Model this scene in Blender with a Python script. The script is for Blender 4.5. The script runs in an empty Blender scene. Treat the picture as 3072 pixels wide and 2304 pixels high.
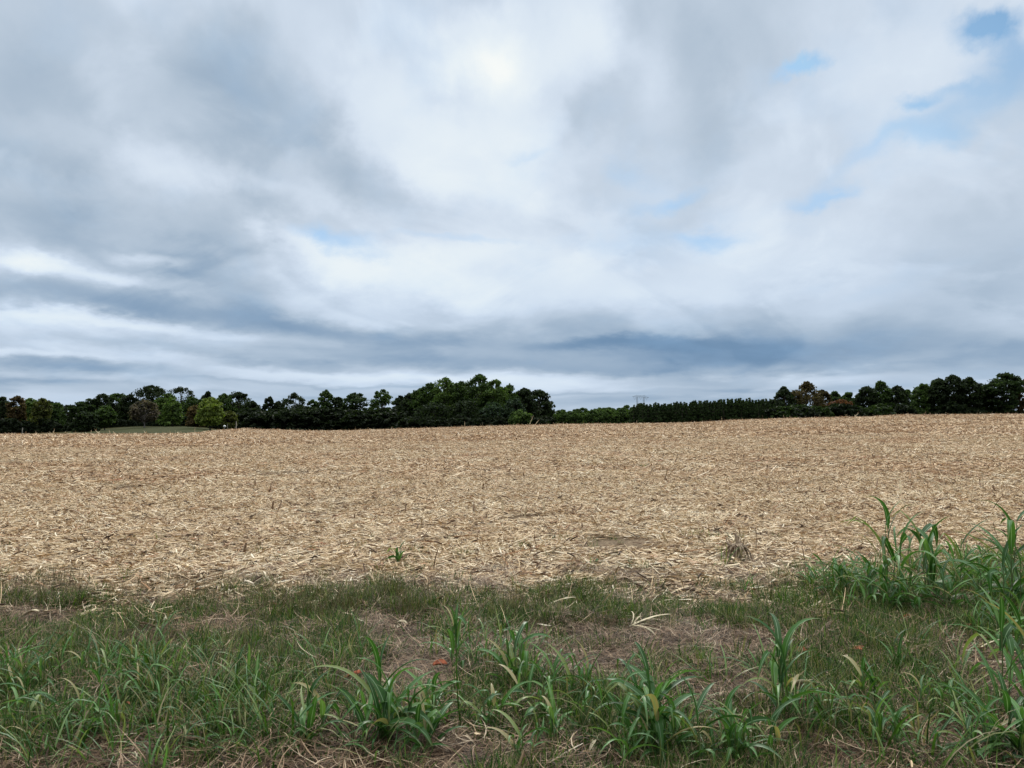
import bpy, math, random
import numpy as np
R = math.radians
scene = bpy.context.scene
COL = scene.collection
rng = np.random.default_rng(11)

# ------------------------------------------------------------------ camera
EYE = 1.6
F = 2304.0                      # focal length in photo pixels (27 mm on 36 mm)
PITCH = math.atan(113.0 / F)
cd = bpy.data.cameras.new("camera")
cd.lens = 27; cd.sensor_width = 36; cd.clip_start = 0.05; cd.clip_end = 12000
cam = bpy.data.objects.new("camera", cd); COL.objects.link(cam)
cam.location = (0, 0, EYE); cam.rotation_euler = (R(90) + PITCH, 0, 0)
scene.camera = cam

def ray(px, py):
    u = (px - 1536) / F; v = (1152 - py) / F
    return np.array([u, math.cos(PITCH) - v * math.sin(PITCH), math.sin(PITCH) + v * math.cos(PITCH)])
def azel(px, py):
    d = ray(px, py); d = d / np.linalg.norm(d)
    return math.atan2(d[0], d[1]), math.asin(d[2])

# ------------------------------------------------------------------ colour management
scene.view_settings.view_transform = 'Standard'
scene.view_settings.look = 'None'
scene.view_settings.exposure = 0.0
scene.view_settings.gamma = 1.0
scene.render.engine = 'CYCLES'

# ------------------------------------------------------------------ sun behind thin cloud
SUN_AZ, SUN_EL = azel(1480, 215)
SUN_EL_L = SUN_EL
sl = bpy.data.lights.new("sun", 'SUN'); sl.energy = 1.5; sl.angle = R(10); sl.color = (1.0, 0.94, 0.85)
sun = bpy.data.objects.new("sun", sl); COL.objects.link(sun)
sun.rotation_euler = (R(90) - SUN_EL_L, 0, math.pi - SUN_AZ)
sun.location = (0, 30, 40)

# ------------------------------------------------------------------ world: sky seen through broken cloud
world = bpy.data.worlds.new("World"); scene.world = world; world.use_nodes = True
wt = world.node_tree; N = wt.nodes; L = wt.links
for n in list(N): N.remove(n)
def wn(t, **k):
    n = N.new(t)
    for a, b in k.items(): setattr(n, a, b)
    return n
def wm(op, a, b=None, c=None, clamp=False):
    n = wn('ShaderNodeMath', operation=op, use_clamp=clamp)
    for i, s in enumerate((a, b, c)):
        if s is None: continue
        if isinstance(s, (int, float)): n.inputs[i].default_value = s
        else: L.new(s, n.inputs[i])
    return n.outputs[0]
tc = wn('ShaderNodeTexCoord'); sep = wn('ShaderNodeSeparateXYZ'); L.new(tc.outputs['Generated'], sep.inputs[0])
dx, dy, dz = sep.outputs
az_s = wm('ARCTAN2', dx, dy); el_s = wm('ARCSINE', dz)
cc = wn('ShaderNodeCombineXYZ'); L.new(wm('SINE', az_s), cc.inputs[0]); L.new(wm('COSINE', az_s), cc.inputs[1])
L.new(wm('MULTIPLY', wm('LOGARITHM', wm('ADD', wm('MAXIMUM', el_s, 0.0), 0.07), math.e), 0.50), cc.inputs[2])
def wnoise(scale, detail, rough, w=0.0, dist=0.0, src=None):
    n = wn('ShaderNodeTexNoise', noise_dimensions='4D'); L.new(src or cc.outputs[0], n.inputs['Vector'])
    n.inputs['W'].default_value = w; n.inputs['Scale'].default_value = scale
    n.inputs['Detail'].default_value = detail; n.inputs['Roughness'].default_value = rough
    n.inputs['Distortion'].default_value = dist
    return n
warp = wnoise(6.0, 6, 0.60, 3.3)
ws = wn('ShaderNodeSeparateXYZ'); L.new(warp.outputs['Color'], ws.inputs[0])
elp = wm('ADD', wm('MULTIPLY', wm('MAXIMUM', el_s, 0.0), 0.36), 0.026)
azw = wm('ADD', az_s, wm('MULTIPLY', wm('SUBTRACT', ws.outputs[0], 0.5), 0.20))
elw = wm('ADD', el_s, wm('MULTIPLY', wm('SUBTRACT', ws.outputs[1], 0.5), elp))
pc = wn('ShaderNodeCombineXYZ'); L.new(azw, pc.inputs[0]); L.new(elw, pc.inputs[1])

K = 1.389                                        # list below: x, y, rx, ry, tilt, amount
def field(blobs, start):
    acc = start
    for (x, y, rx, ry, rot, amp) in blobs:
        a, e = azel(x * K, y * K)
        m = wn('ShaderNodeMapping', vector_type='TEXTURE'); L.new(pc.outputs[0], m.inputs[0])
        m.inputs['Location'].default_value = (a, e, 0)
        m.inputs['Rotation'].default_value = (0, 0, R(-rot))
        ca = math.cos(a)
        m.inputs['Scale'].default_value = (rx * K / F * (ca ** 2) * 1.75, ry * K / F * 1.75, 1)
        g = wn('ShaderNodeTexGradient', gradient_type='SPHERICAL'); L.new(m.outputs[0], g.inputs[0])
        r = wn('ShaderNodeMapRange', interpolation_type='SMOOTHSTEP'); L.new(g.outputs['Fac'], r.inputs['Value'])
        r.inputs['To Min'].default_value = 0; r.inputs['To Max'].default_value = amp
        acc = wm('ADD', acc, r.outputs[0])
    return acc
CLOUDS = [
 (230,230,430,210,8,-.14),(560,260,260,90,25,-.10),(60,330,160,110,0,-.10),(430,200,120,90,10,-.06),
 (790,370,130,60,35,-.24),(700,320,170,60,25,-.10),(300,500,330,60,4,-.24),(560,460,110,70,0,-.14),(150,510,150,50,10,-.14),
 (330,570,160,30,12,-.16),(120,640,320,30,6,-.46),(520,650,260,50,12,-.34),(600,690,330,22,5,-.28),(300,680,200,16,6,-.10),
 (1150,755,650,36,2,-.38),(1380,745,190,14,0,-.34),(1000,790,520,18,3,-.30),(1700,755,420,46,-2,-.36),(1250,700,260,40,4,-.20),
 (1500,690,240,45,0,-.12),(1900,690,420,60,-6,-.22),(2080,600,220,60,-15,-.06),(1980,500,160,50,-12,-.08),(2130,760,240,30,-4,-.20),(1850,610,220,30,-8,-.10),
 (1280,230,140,75,25,-.22),(1500,250,60,160,5,-.16),(1380,50,60,90,0,-.14),(1000,200,150,60,30,-.16),(930,430,90,40,20,-.10),
 (1560,60,120,90,0,-.10),(1700,300,160,40,0,-.04),
 (180,790,260,12,2,-.34),(60,825,200,9,1,-.30),(430,765,240,11,4,-.24),(700,800,260,7,2,-.10),(1500,862,300,12,1,-.12),(1850,835,300,10,-2,-.10),
 (900,868,1100,12,0,-.12),(900,838,500,4,1,-.16),(350,850,300,7,1,-.16),(1650,838,300,5,0,-.14),(2100,800,200,20,-5,-.12),
 (1072,150,105,55,0,.34),(1050,160,190,100,0,.22),(1120,330,170,80,-8,.22),(1060,420,140,60,0,.16),(900,600,180,38,10,.40),(730,585,120,34,20,.34),
 (1010,560,170,40,-5,.16),(270,340,240,34,8,.14),(520,400,130,20,5,.10),(330,562,80,16,8,.34),(70,570,70,18,0,.34),(200,590,150,14,8,.14),
 (100,690,200,16,2,.26),(330,712,240,12,4,.18),(60,765,160,6,1,.22),(600,812,300,13,2,.24),(1000,820,320,11,2,.22),(1300,812,220,10,1,.20),(1750,812,200,10,-2,.16),
 (620,530,70,60,0,.16),(1250,560,200,60,0,.14),(1250,130,80,110,0,.10),(1900,160,220,110,-20,.12),(1750,470,260,60,-8,.12),(1650,560,220,40,-5,.12),
 (1500,640,160,26,0,.10),(1000,20,150,40,0,.12),(60,140,80,50,0,-.08),(640,90,160,60,20,.05),(1600,420,260,60,0,.05),(950,330,60,60,0,.08),
]
BLUES = [
 (1690,150,45,17,10,1.1),(2140,28,95,30,5,1.25),(2195,80,40,60,0,.35),(1975,238,45,15,0,.85),(2040,200,70,16,0,.45),(2165,150,80,80,30,.42),(2060,250,120,40,-20,.42),
 (1960,325,120,22,-15,.38),(1800,385,160,22,-20,.26),(735,530,95,24,6,.7),(690,515,26,30,0,.3),(1000,525,110,10,0,.32),(1540,518,75,18,0,.7),(1400,520,120,26,0,.28),(1440,437,60,18,-10,.6),
 (1770,430,70,12,0,.65),(1340,385,40,20,0,.30),(1180,350,50,12,0,.22),(2050,320,60,20,-10,.35),(2190,240,60,90,0,.2),(1480,560,200,30,0,.16),(1900,30,90,50,0,.12)
]
det = wnoise(6.0, 8, 0.50, 7.7, 0.35)
det2 = wnoise(3.0, 5, 0.52, 1.7, 0.5)
bill = wnoise(4.2, 6, 0.50, 9.1, 0.8)
bl = wn('ShaderNodeMapRange', interpolation_type='SMOOTHSTEP'); L.new(bill.outputs['Fac'], bl.inputs[0])
bl.inputs['From Min'].default_value = 0.44; bl.inputs['From Max'].default_value = 0.56
bl.inputs['To Min'].default_value = -0.07; bl.inputs['To Max'].default_value = 0.07
horiz = wn('ShaderNodeMapRange', interpolation_type='SMOOTHSTEP'); L.new(el_s, horiz.inputs[0])
horiz.inputs['From Min'].default_value = 0.0; horiz.inputs['From Max'].default_value = 0.16
horiz.inputs['To Min'].default_value = 0.74; horiz.inputs['To Max'].default_value = 0.85
B = field(CLOUDS, horiz.outputs[0])
B = wm('ADD', B, wm('MULTIPLY', wm('SUBTRACT', det.outputs['Fac'], 0.5), 0.42))
B = wm('ADD', B, wm('MULTIPLY', wm('SUBTRACT', det2.outputs['Fac'], 0.5), 0.30))
B = wm('ADD', B, bl.outputs[0])
ramp = wn('ShaderNodeValToRGB'); L.new(wm('MULTIPLY', B, 0.7), ramp.inputs[0])
cr = ramp.color_ramp; cr.interpolation = 'B_SPLINE'
stops = [(0.10,(.170,.280,.430)),(0.25,(.262,.372,.515)),(0.38,(.385,.485,.605)),(0.50,(.510,.605,.725)),(0.60,(.615,.715,.850)),(0.72,(.715,.810,.910)),(0.90,(.820,.890,.925)),(1.0,(.90,.935,.935))]
cr.elements[0].position, cr.elements[1].position = stops[0][0], stops[-1][0]
cr.elements[0].color = (*stops[0][1], 1); cr.elements[1].color = (*stops[-1][1], 1)
for p, c in stops[1:-1]:
    e = cr.elements.new(p); e.color = (*c, 1)
det3 = wnoise(8.0, 6, 0.55, 4.1, 0.2)
G = field(BLUES, wm('MULTIPLY', wm('SUBTRACT', det3.outputs['Fac'], 0.52), 0.8))
G = wm('MULTIPLY', G, 1.0, clamp=True)
sky = wn('ShaderNodeTexSky', sky_type='NISHITA'); sky.sun_disc = False
sky.sun_elevation = SUN_EL; sky.sun_rotation = SUN_AZ; sky.dust_density = 0.6; sky.ozone_density = 2.0; sky.altitude = 200
skyd = wn('ShaderNodeVectorMath', operation='MULTIPLY'); L.new(sky.outputs[0], skyd.inputs[0])
skyd.inputs[1].default_value = (0.95, 1.18, 1.20)
# unseen sky overhead boosted to light the field, and dimmed behind to keep trees dark
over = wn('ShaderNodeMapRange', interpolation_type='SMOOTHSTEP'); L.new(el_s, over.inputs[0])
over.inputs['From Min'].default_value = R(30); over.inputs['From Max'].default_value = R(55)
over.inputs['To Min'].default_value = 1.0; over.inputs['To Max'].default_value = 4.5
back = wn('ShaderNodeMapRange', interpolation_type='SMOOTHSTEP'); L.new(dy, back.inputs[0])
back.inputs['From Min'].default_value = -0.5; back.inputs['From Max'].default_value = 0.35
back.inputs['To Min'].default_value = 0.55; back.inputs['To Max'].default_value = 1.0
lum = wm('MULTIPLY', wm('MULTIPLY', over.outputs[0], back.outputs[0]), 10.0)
hi = wn('ShaderNodeMapRange', interpolation_type='SMOOTHSTEP'); L.new(el_s, hi.inputs[0]); hi.inputs['From Min'].default_value = R(7); hi.inputs['From Max'].default_value = R(15)
tint = wn('ShaderNodeMix', data_type='RGBA'); L.new(hi.outputs[0], tint.inputs[0]); tint.inputs[6].default_value = (.985, 1.0, 1.01, 1); tint.inputs[7].default_value = (1.045, 1.03, 1.01, 1)
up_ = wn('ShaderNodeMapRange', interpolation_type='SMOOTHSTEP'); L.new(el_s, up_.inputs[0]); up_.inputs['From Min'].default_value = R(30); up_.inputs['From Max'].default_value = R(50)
tint2 = wn('ShaderNodeMix', data_type='RGBA'); L.new(up_.outputs[0], tint2.inputs[0]); L.new(tint.outputs[2], tint2.inputs[6]); tint2.inputs[7].default_value = (1.15, 1.04, .895, 1)  # added warm tint on the sky above the view, warming the field's light
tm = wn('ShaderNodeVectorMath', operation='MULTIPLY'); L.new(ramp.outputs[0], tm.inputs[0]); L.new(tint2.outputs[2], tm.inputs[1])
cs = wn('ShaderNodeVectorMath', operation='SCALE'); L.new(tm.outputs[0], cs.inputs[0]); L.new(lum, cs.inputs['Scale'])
mx = wn('ShaderNodeMix', data_type='RGBA'); L.new(G, mx.inputs['Factor'])
L.new(cs.outputs[0], mx.inputs['A']); skm = wn('ShaderNodeVectorMath', operation='MINIMUM'); L.new(skyd.outputs[0], skm.inputs[0]); skm.inputs[1].default_value = (3.9, 6.2, 9.0)
L.new(skm.outputs[0], mx.inputs['B'])
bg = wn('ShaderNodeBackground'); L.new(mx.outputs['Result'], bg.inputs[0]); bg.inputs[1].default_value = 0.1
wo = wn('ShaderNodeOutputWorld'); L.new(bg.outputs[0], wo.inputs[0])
world.cycles.sampling_method = 'MANUAL'; world.cycles.sample_map_resolution = 512

# ------------------------------------------------------------------ helpers
def tag(o, label=None, cat=None, group=None, kind=None):
    if label: o['label'] = label
    if cat: o['category'] = cat
    if group: o['group'] = group
    if kind: o['kind'] = kind
    return o
def mesh_np(name, V, Fq, mats=(), uv=None, smooth=True, midx=None):
    V = np.asarray(V, dtype=np.float32).reshape(-1, 3); Fq = np.asarray(Fq, dtype=np.int32)
    me = bpy.data.meshes.new(name); k = Fq.shape[1]; n = len(Fq)
    me.vertices.add(len(V)); me.vertices.foreach_set('co', V.ravel())
    me.loops.add(n * k); me.loops.foreach_set('vertex_index', Fq.ravel())
    me.polygons.add(n); me.polygons.foreach_set('loop_start', np.arange(n, dtype=np.int32) * k)
    try: me.polygons.foreach_set('loop_total', np.full(n, k, dtype=np.int32))
    except Exception: pass
    me.polygons.foreach_set('use_smooth', np.full(n, smooth))
    for m in mats: me.materials.append(m)
    if midx is not None: me.polygons.foreach_set('material_index', np.asarray(midx, dtype=np.int32))
    if uv is not None:
        l = me.uv_layers.new(name='UVMap'); l.data.foreach_set('uv', np.asarray(uv, dtype=np.float32)[Fq.ravel()].ravel())
    me.update(calc_edges=True); return me
def link(name, me, parent=None, loc=None):
    o = bpy.data.objects.new(name, me); COL.objects.link(o)
    if parent: o.parent = parent
    if loc is not None: o.location = loc
    return o
def empty(name, loc, rz=0.0):
    o = bpy.data.objects.new(name, None); COL.objects.link(o); o.location = loc; o.rotation_euler = (0, 0, rz)
    o.empty_display_size = 0.2; return o
def hsh(ix, iy, s):
    n = (ix.astype(np.int64) * 374761393 + iy.astype(np.int64) * 668265263 + s * 1442695) & 0x7fffffff
    n = ((n ^ (n >> 13)) * 1274126177) & 0x7fffffff
    return ((n ^ (n >> 16)) & 0xffff) / 65535.0
def vnoise(x, y, s=0):
    x = np.asarray(x, float); y = np.asarray(y, float)
    ix = np.floor(x); iy = np.floor(y); fx = x - ix; fy = y - iy
    fx = fx * fx * (3 - 2 * fx); fy = fy * fy * (3 - 2 * fy)
    a = hsh(ix, iy, s); b = hsh(ix + 1, iy, s); c = hsh(ix, iy + 1, s); d = hsh(ix + 1, iy + 1, s)
    return (a * (1 - fx) + b * fx) * (1 - fy) + (c * (1 - fx) + d * fx) * fy
def sstep(a, b, x):
    t = np.clip((x - a) / (b - a), 0, 1); return t * t * (3 - 2 * t)

# ------------------------------------------------------------------ terrain: gently rolling ground
CX = np.array([-1500,-200,0,300,560,640,700,760,950,1100,1200,1300,1500,1650,1800,2000,2100,2200,2350,2600,2700,3072,3300,4600], float)
CY = np.array([1301,1301,1300,1300,1299,1294,1287,1287,1291,1289,1285,1282,1276,1272,1270,1268,1265,1259,1254,1249,1243,1240,1239,1240], float)
CD = np.array([100,100,100,100,104,120,150,155,140,125,120,115,112,110,110,112,115,115,118,118,118,118,118,118], float)
CAZ = np.arctan((CX - 1536) / F); CEL = (1265 - CY) / F * np.cos(CAZ)
def crest(az):
    d = np.interp(az, CAZ, CD); e = np.interp(az, CAZ, CEL); z = EYE + d * e - 0.22
    k = sstep(1.0, 3.1, np.abs(az)); return d, z * (1 - k) + 1.0 * k
def H(X, Y):
    X = np.asarray(X, float); Y = np.asarray(Y, float)
    r = np.hypot(X, Y) + 1e-6; az = np.arctan2(X, Y)
    d, zc = crest(az); t = r / d
    inner = zc * np.clip(t, 0, 1) ** 1.5
    q = np.clip(r - d, 0, None)
    left = sstep(-0.30, -0.40, az) * sstep(-1.2, -0.9, az)        # dip, then the lawn rises beyond the field on the left
    base = zc - 1.6 * sstep(0, 55, q) - 0.4 * sstep(0, 8, q)
    lawn_el = np.interp(az, np.arctan((np.array([0, 170, 280, 400, 560, 720]) - 1536) / F), (1265 - np.array([1302., 1297, 1288, 1280, 1279, 1284])) / F)
    lawn_z = EYE + 205 * lawn_el
    lz = zc - 0.35 * sstep(0, 6, q) - 0.9 * sstep(4, 30, q) * 0.8
    up = sstep(128, 205, r)
    lz = lz * (1 - up) + lawn_z * up
    outer = base * (1 - left) + lz * left
    z = np.where(r < d, inner, outer)
    far = sstep(260, 500, r); z = z * (1 - far) + (-1.0) * far
    z = z + (vnoise(X * .09, Y * .09, 5) - .5) * 0.10 * sstep(6, 30, r) * (1 - sstep(70, 110, r))
    z = z + (vnoise(X * .9, Y * .9, 2) - .5) * 0.07 * (1 - sstep(9, 14, r)) + (vnoise(X * 2.6, Y * 2.6, 3) - .5) * 0.03 * (1 - sstep(10, 16, r))
    z = z + (vnoise(X * .7, Y * .7, 8) - .5) * 0.05 * sstep(9, 14, r) * (1 - sstep(60, 100, r))
    return z
def ground_at(px, py):
    """point on the near ground under a photo pixel"""
    d = ray(px, py); t = 1.0; p = np.array([0, 0, EYE])
    prev = 0
    while t < 400:
        q = p + d * t
        if q[2] < float(H(q[0], q[1])): break
        prev = t; t *= 1.01
    a, b = prev, t
    for _ in range(25):
        m = (a + b) / 2; q = p + d * m
        if q[2] < float(H(q[0], q[1])): b = m
        else: a = m
    q = p + d * b; return float(q[0]), float(q[1]), float(H(q[0], q[1]))
# edge between the grass verge and the field, as the distance along Y for each X
EX = []; EYY = []
for px, py in [(-500,1775),(0,1775),(300,1785),(700,1795),(1100,1795),(1300,1805),(1500,1785),(1800,1745),(2100,1760),(2350,1785),(2500,1745),(2750,1725),(3072,1700),(3500,1690)]:
    u = (px - 1536) / F; v = (1152 - py) / F
    t = EYE / -(math.sin(PITCH) + v * math.cos(PITCH)); EX.append(u * t); EYY.append(t)
EX = np.array(EX); EYY = np.array(EYY)
def edge_y(X): return np.interp(X, EX, EYY)
def fieldness(X, Y):
    """signed metres beyond the verge edge"""
    return Y - edge_y(X) + (vnoise(X * 1.3, Y * 1.3, 21) - .5) * 1.1

def mat(name):
    m = bpy.data.materials.new(name); m.use_nodes = True; t = m.node_tree
    for n in list(t.nodes): t.nodes.remove(n)
    o = t.nodes.new('ShaderNodeOutputMaterial'); return m, t, o
def ramp_node(t, src, stops, interp='LINEAR'):
    r = t.nodes.new('ShaderNodeValToRGB'); r.color_ramp.interpolation = interp
    e = r.color_ramp.elements; e[0].position = stops[0][0]; e[0].color = (*stops[0][1], 1)
    e[1].position = stops[-1][0]; e[1].color = (*stops[-1][1], 1)
    for p, c in stops[1:-1]: x = e.new(p); x.color = (*c, 1)
    if src is not None: t.links.new(src, r.inputs[0])
    return r.outputs[0]
def noise_node(t, scale, detail=4, rough=.55, vec=None, wpos=True):
    n = t.nodes.new('ShaderNodeTexNoise'); n.inputs['Scale'].default_value = scale
    n.inputs['Detail'].default_value = detail; n.inputs['Roughness'].default_value = rough
    if vec is None:
        g = t.nodes.new('ShaderNodeNewGeometry'); vec = g.outputs['Position']
    t.links.new(vec, n.inputs['Vector']); return n.outputs['Fac']
def mixc(t, fac, a, b, mode='MIX'):
    m = t.nodes.new('ShaderNodeMix'); m.data_type = 'RGBA'; m.blend_type = mode
    for k, s in (('Factor', fac), ('A', a), ('B', b)):
        i = m.inputs[k] if k != 'Factor' else m.inputs[0]
        if k == 'A': i = m.inputs[6]
        if k == 'B': i = m.inputs[7]
        if isinstance(s, tuple): i.default_value = (*s, 1)
        elif isinstance(s, (int, float)): i.default_value = s
        else: t.links.new(s, i)
    return m.outputs[2]
def principled(t, o, col, rough=.8, spec=.3, bump=None, bstr=.4, bdist=.02, trans=None, tfac=.3):
    p = t.nodes.new('ShaderNodeBsdfPrincipled'); p.inputs['Roughness'].default_value = rough
    p.inputs['Specular IOR Level'].default_value = spec
    if isinstance(col, tuple): p.inputs['Base Color'].default_value = (*col, 1)
    else: t.links.new(col, p.inputs['Base Color'])
    if bump is not None:
        b = t.nodes.new('ShaderNodeBump'); b.inputs['Strength'].default_value = bstr; b.inputs['Distance'].default_value = bdist
        t.links.new(bump, b.inputs['Height']); t.links.new(b.outputs[0], p.inputs['Normal'])
    out = p.outputs[0]
    if trans is not None:
        tr = t.nodes.new('ShaderNodeBsdfTranslucent')
        if isinstance(trans, tuple): tr.inputs[0].default_value = (*trans, 1)
        else: t.links.new(trans, tr.inputs[0])
        ms = t.nodes.new('ShaderNodeMixShader'); ms.inputs[0].default_value = tfac
        t.links.new(out, ms.inputs[1]); t.links.new(tr.outputs[0], ms.inputs[2]); out = ms.outputs[0]
    t.links.new(out, o.inputs[0])

m_field, t, o = mat('stubble_soil')
f1 = noise_node(t, 22, 8, .7); f2 = noise_node(t, .35, 3)
c = ramp_node(t, f1, [(.30, (.05, .032, .02)), (.5, (.14, .095, .058)), (.7, (.34, .26, .16))])
c = mixc(t, ramp_node(t, f2, [(.4, (0, 0, 0)), (.7, (.5, .5, .5))]), c, (.22, .155, .10), 'MIX')
principled(t, o, c, .95, .1, f1, .8, .03)
m_verge, t, o = mat('thatch_soil')
f1 = noise_node(t, 40, 8, .7); f2 = noise_node(t, 1.2, 3)
c = ramp_node(t, f1, [(.30, (.020, .014, .009)), (.5, (.055, .038, .024)), (.75, (.14, .10, .065))])
principled(t, o, c, .95, .1, f1, .8, .02)
m_lawn, t, o = mat('mown_lawn')
f1 = noise_node(t, .6, 8, .75); c = ramp_node(t, f1, [(.3, (.020, .028, .008)), (.5, (.038, .042, .015)), (.7, (.066, .058, .026))])
principled(t, o, c, .95, .05)
m_wood, t, o = mat('woodland_floor')
f1 = noise_node(t, .3, 5); c = ramp_node(t, f1, [(.3, (.025, .028, .012)), (.7, (.06, .055, .03))])
principled(t, o, c, 1, 0)

def build_terrain():
    az = np.concatenate([np.linspace(-math.pi, -R(52), 40, endpoint=False), np.linspace(-R(52), R(52), 520), np.linspace(R(52), math.pi, 41)[1:-1]])
    r = np.concatenate([[0.4, .8, 1.2, 1.6, 2.0, 2.4, 2.8], np.arange(3.0, 14, .12), np.arange(14, 30, .5), np.arange(30, 95, 2.0), np.arange(95, 175, 1.6), np.arange(175, 300, 6), [320, 360, 420, 500, 700, 1000, 1500, 2500, 4500, 8000]])
    A, Rr = np.meshgrid(az, r, indexing='ij'); X = Rr * np.sin(A); Y = Rr * np.cos(A)
    Z = H(X, Y); na, nr = A.shape
    V = np.stack([X, Y, Z], -1).reshape(-1, 3)
    V = np.vstack([V, [[0, 0, float(H(0.01, 0.01))]]])
    i, j = np.meshgrid(np.arange(na), np.arange(nr - 1), indexing='ij'); i2 = (i + 1) % na
    q = np.stack([i * nr + j, i * nr + j + 1, i2 * nr + j + 1, i2 * nr + j], -1).reshape(-1, 4)
    cxy = V[q].mean(1); x, y = cxy[:, 0], cxy[:, 1]; rr = np.hypot(x, y); a = np.arctan2(x, y)
    d, _ = crest(a)
    zone = np.full(len(q), 3)
    fld = (fieldness(x, y) > 0) & (rr < d + 14) & (y > 0)
    zone[fld] = 0
    verge = (rr < 40) & ~fld; zone[verge] = 1
    lawn = (a < -.355) & (a > -.75) & (rr > d + 14) & (rr < 212); zone[lawn] = 2
    for k, (nm, m, lab) in enumerate([('field', m_field, 'harvested corn field covered in chopped tan stubble'), ('ground', m_verge, 'ground under the grass verge'), ('lawn', m_lawn, 'mown green lawn beyond the left end of the field'), ('terrain', m_wood, 'woodland floor and land beyond the field')]):
        f = q[zone == k]; u, inv = np.unique(f, return_inverse=True)
        me = mesh_np(nm, V[u], inv.reshape(-1, 4), [m]); ob = link(nm, me); ob['kind'] = 'structure'; ob['label'] = lab
build_terrain()

# ------------------------------------------------------------------ ribbons: every blade, leaf and straw is one
def ribbons(n, P, az, pitch, bend, yaw, length, width, segs=3, prof=None, across=1, fold=0.0, roll=None, kink=None):
    """P (n,3); bend = pitch change over the length, yaw = heading change. Returns V, F, UV"""
    prof = prof or (lambda s: np.minimum(1, 4 * s + .45) * (1 - s ** 2.2) + .03)
    pos = P.copy(); rows = []; uvs = []
    cols = across + 1; roll = np.zeros(n) if roll is None else roll
    ph = pitch.copy(); a = az.copy()
    for k in range(segs + 1):
        s = k / segs
        d = np.stack([np.cos(ph) * np.sin(a), np.cos(ph) * np.cos(a), np.sin(ph)], -1)
        side = np.stack([np.cos(a), -np.sin(a), np.zeros(n)], -1); up = np.cross(side, d)
        w = (width * prof(s))[:, None]
        sd = side * np.cos(roll)[:, None] + up * np.sin(roll)[:, None]
        for c in range(cols):
            u = c / across - .5
            off = sd * w * u
            if fold and across > 1: off = off + up * w * fold * abs(u) * 2 * .5
            rows.append(pos + off); uvs.append(np.stack([np.full(n, u + .5), np.full(n, s)], -1))
        st = (length / segs)[:, None]
        pos = pos + d * st; ph = ph + bend / segs * (0.5 + s); a = a + yaw / segs
        if kink is not None: ph = ph - np.where(kink == k, 1.15, 0)
    V = np.stack(rows, 1).reshape(-1, 3); UV = np.stack(uvs, 1).reshape(-1, 2)
    nv = (segs + 1) * cols; q = []
    for k in range(segs):
        for c in range(across):
            b = k * cols + c; q.append([b, b + 1, b + cols + 1, b + cols])
    q = np.array(q); Fq = (np.arange(n) * nv)[:, None, None] + q[None]
    return V, Fq.reshape(-1, 4), UV
def join(parts):
    V, Fq, UV, M = [], [], [], []; o = 0
    for i, p in enumerate(parts):
        v, f, uv = p[:3]; V.append(v); Fq.append(f + o); UV.append(uv); M.append(np.full(len(f), p[3] if len(p) > 3 else 0)); o += len(v)
    return np.vstack(V), np.vstack(Fq), np.vstack(UV), np.concatenate(M)
def tube(pts, rad, sides=6):
    pts = np.asarray(pts, float); n = len(pts); rad = np.broadcast_to(rad, n)
    d = np.gradient(pts, axis=0); d /= np.linalg.norm(d, axis=1, keepdims=True) + 1e-9
    ref = np.array([0.31, .95, .05]); a = np.cross(d, ref); a /= np.linalg.norm(a, axis=1, keepdims=True) + 1e-9; b = np.cross(d, a)
    th = np.linspace(0, 2 * math.pi, sides, endpoint=False)
    V = pts[:, None] + rad[:, None, None] * (a[:, None] * np.cos(th)[None, :, None] + b[:, None] * np.sin(th)[None, :, None])
    i, j = np.meshgrid(np.arange(n - 1), np.arange(sides), indexing='ij'); j2 = (j + 1) % sides
    q = np.stack([i * sides + j, i * sides + j2, (i + 1) * sides + j2, (i + 1) * sides + j], -1).reshape(-1, 4)
    uv = np.stack([np.tile(th / 6.283, n), np.repeat(np.linspace(0, 1, n), sides)], -1)
    return V.reshape(-1, 3), q, uv

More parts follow.
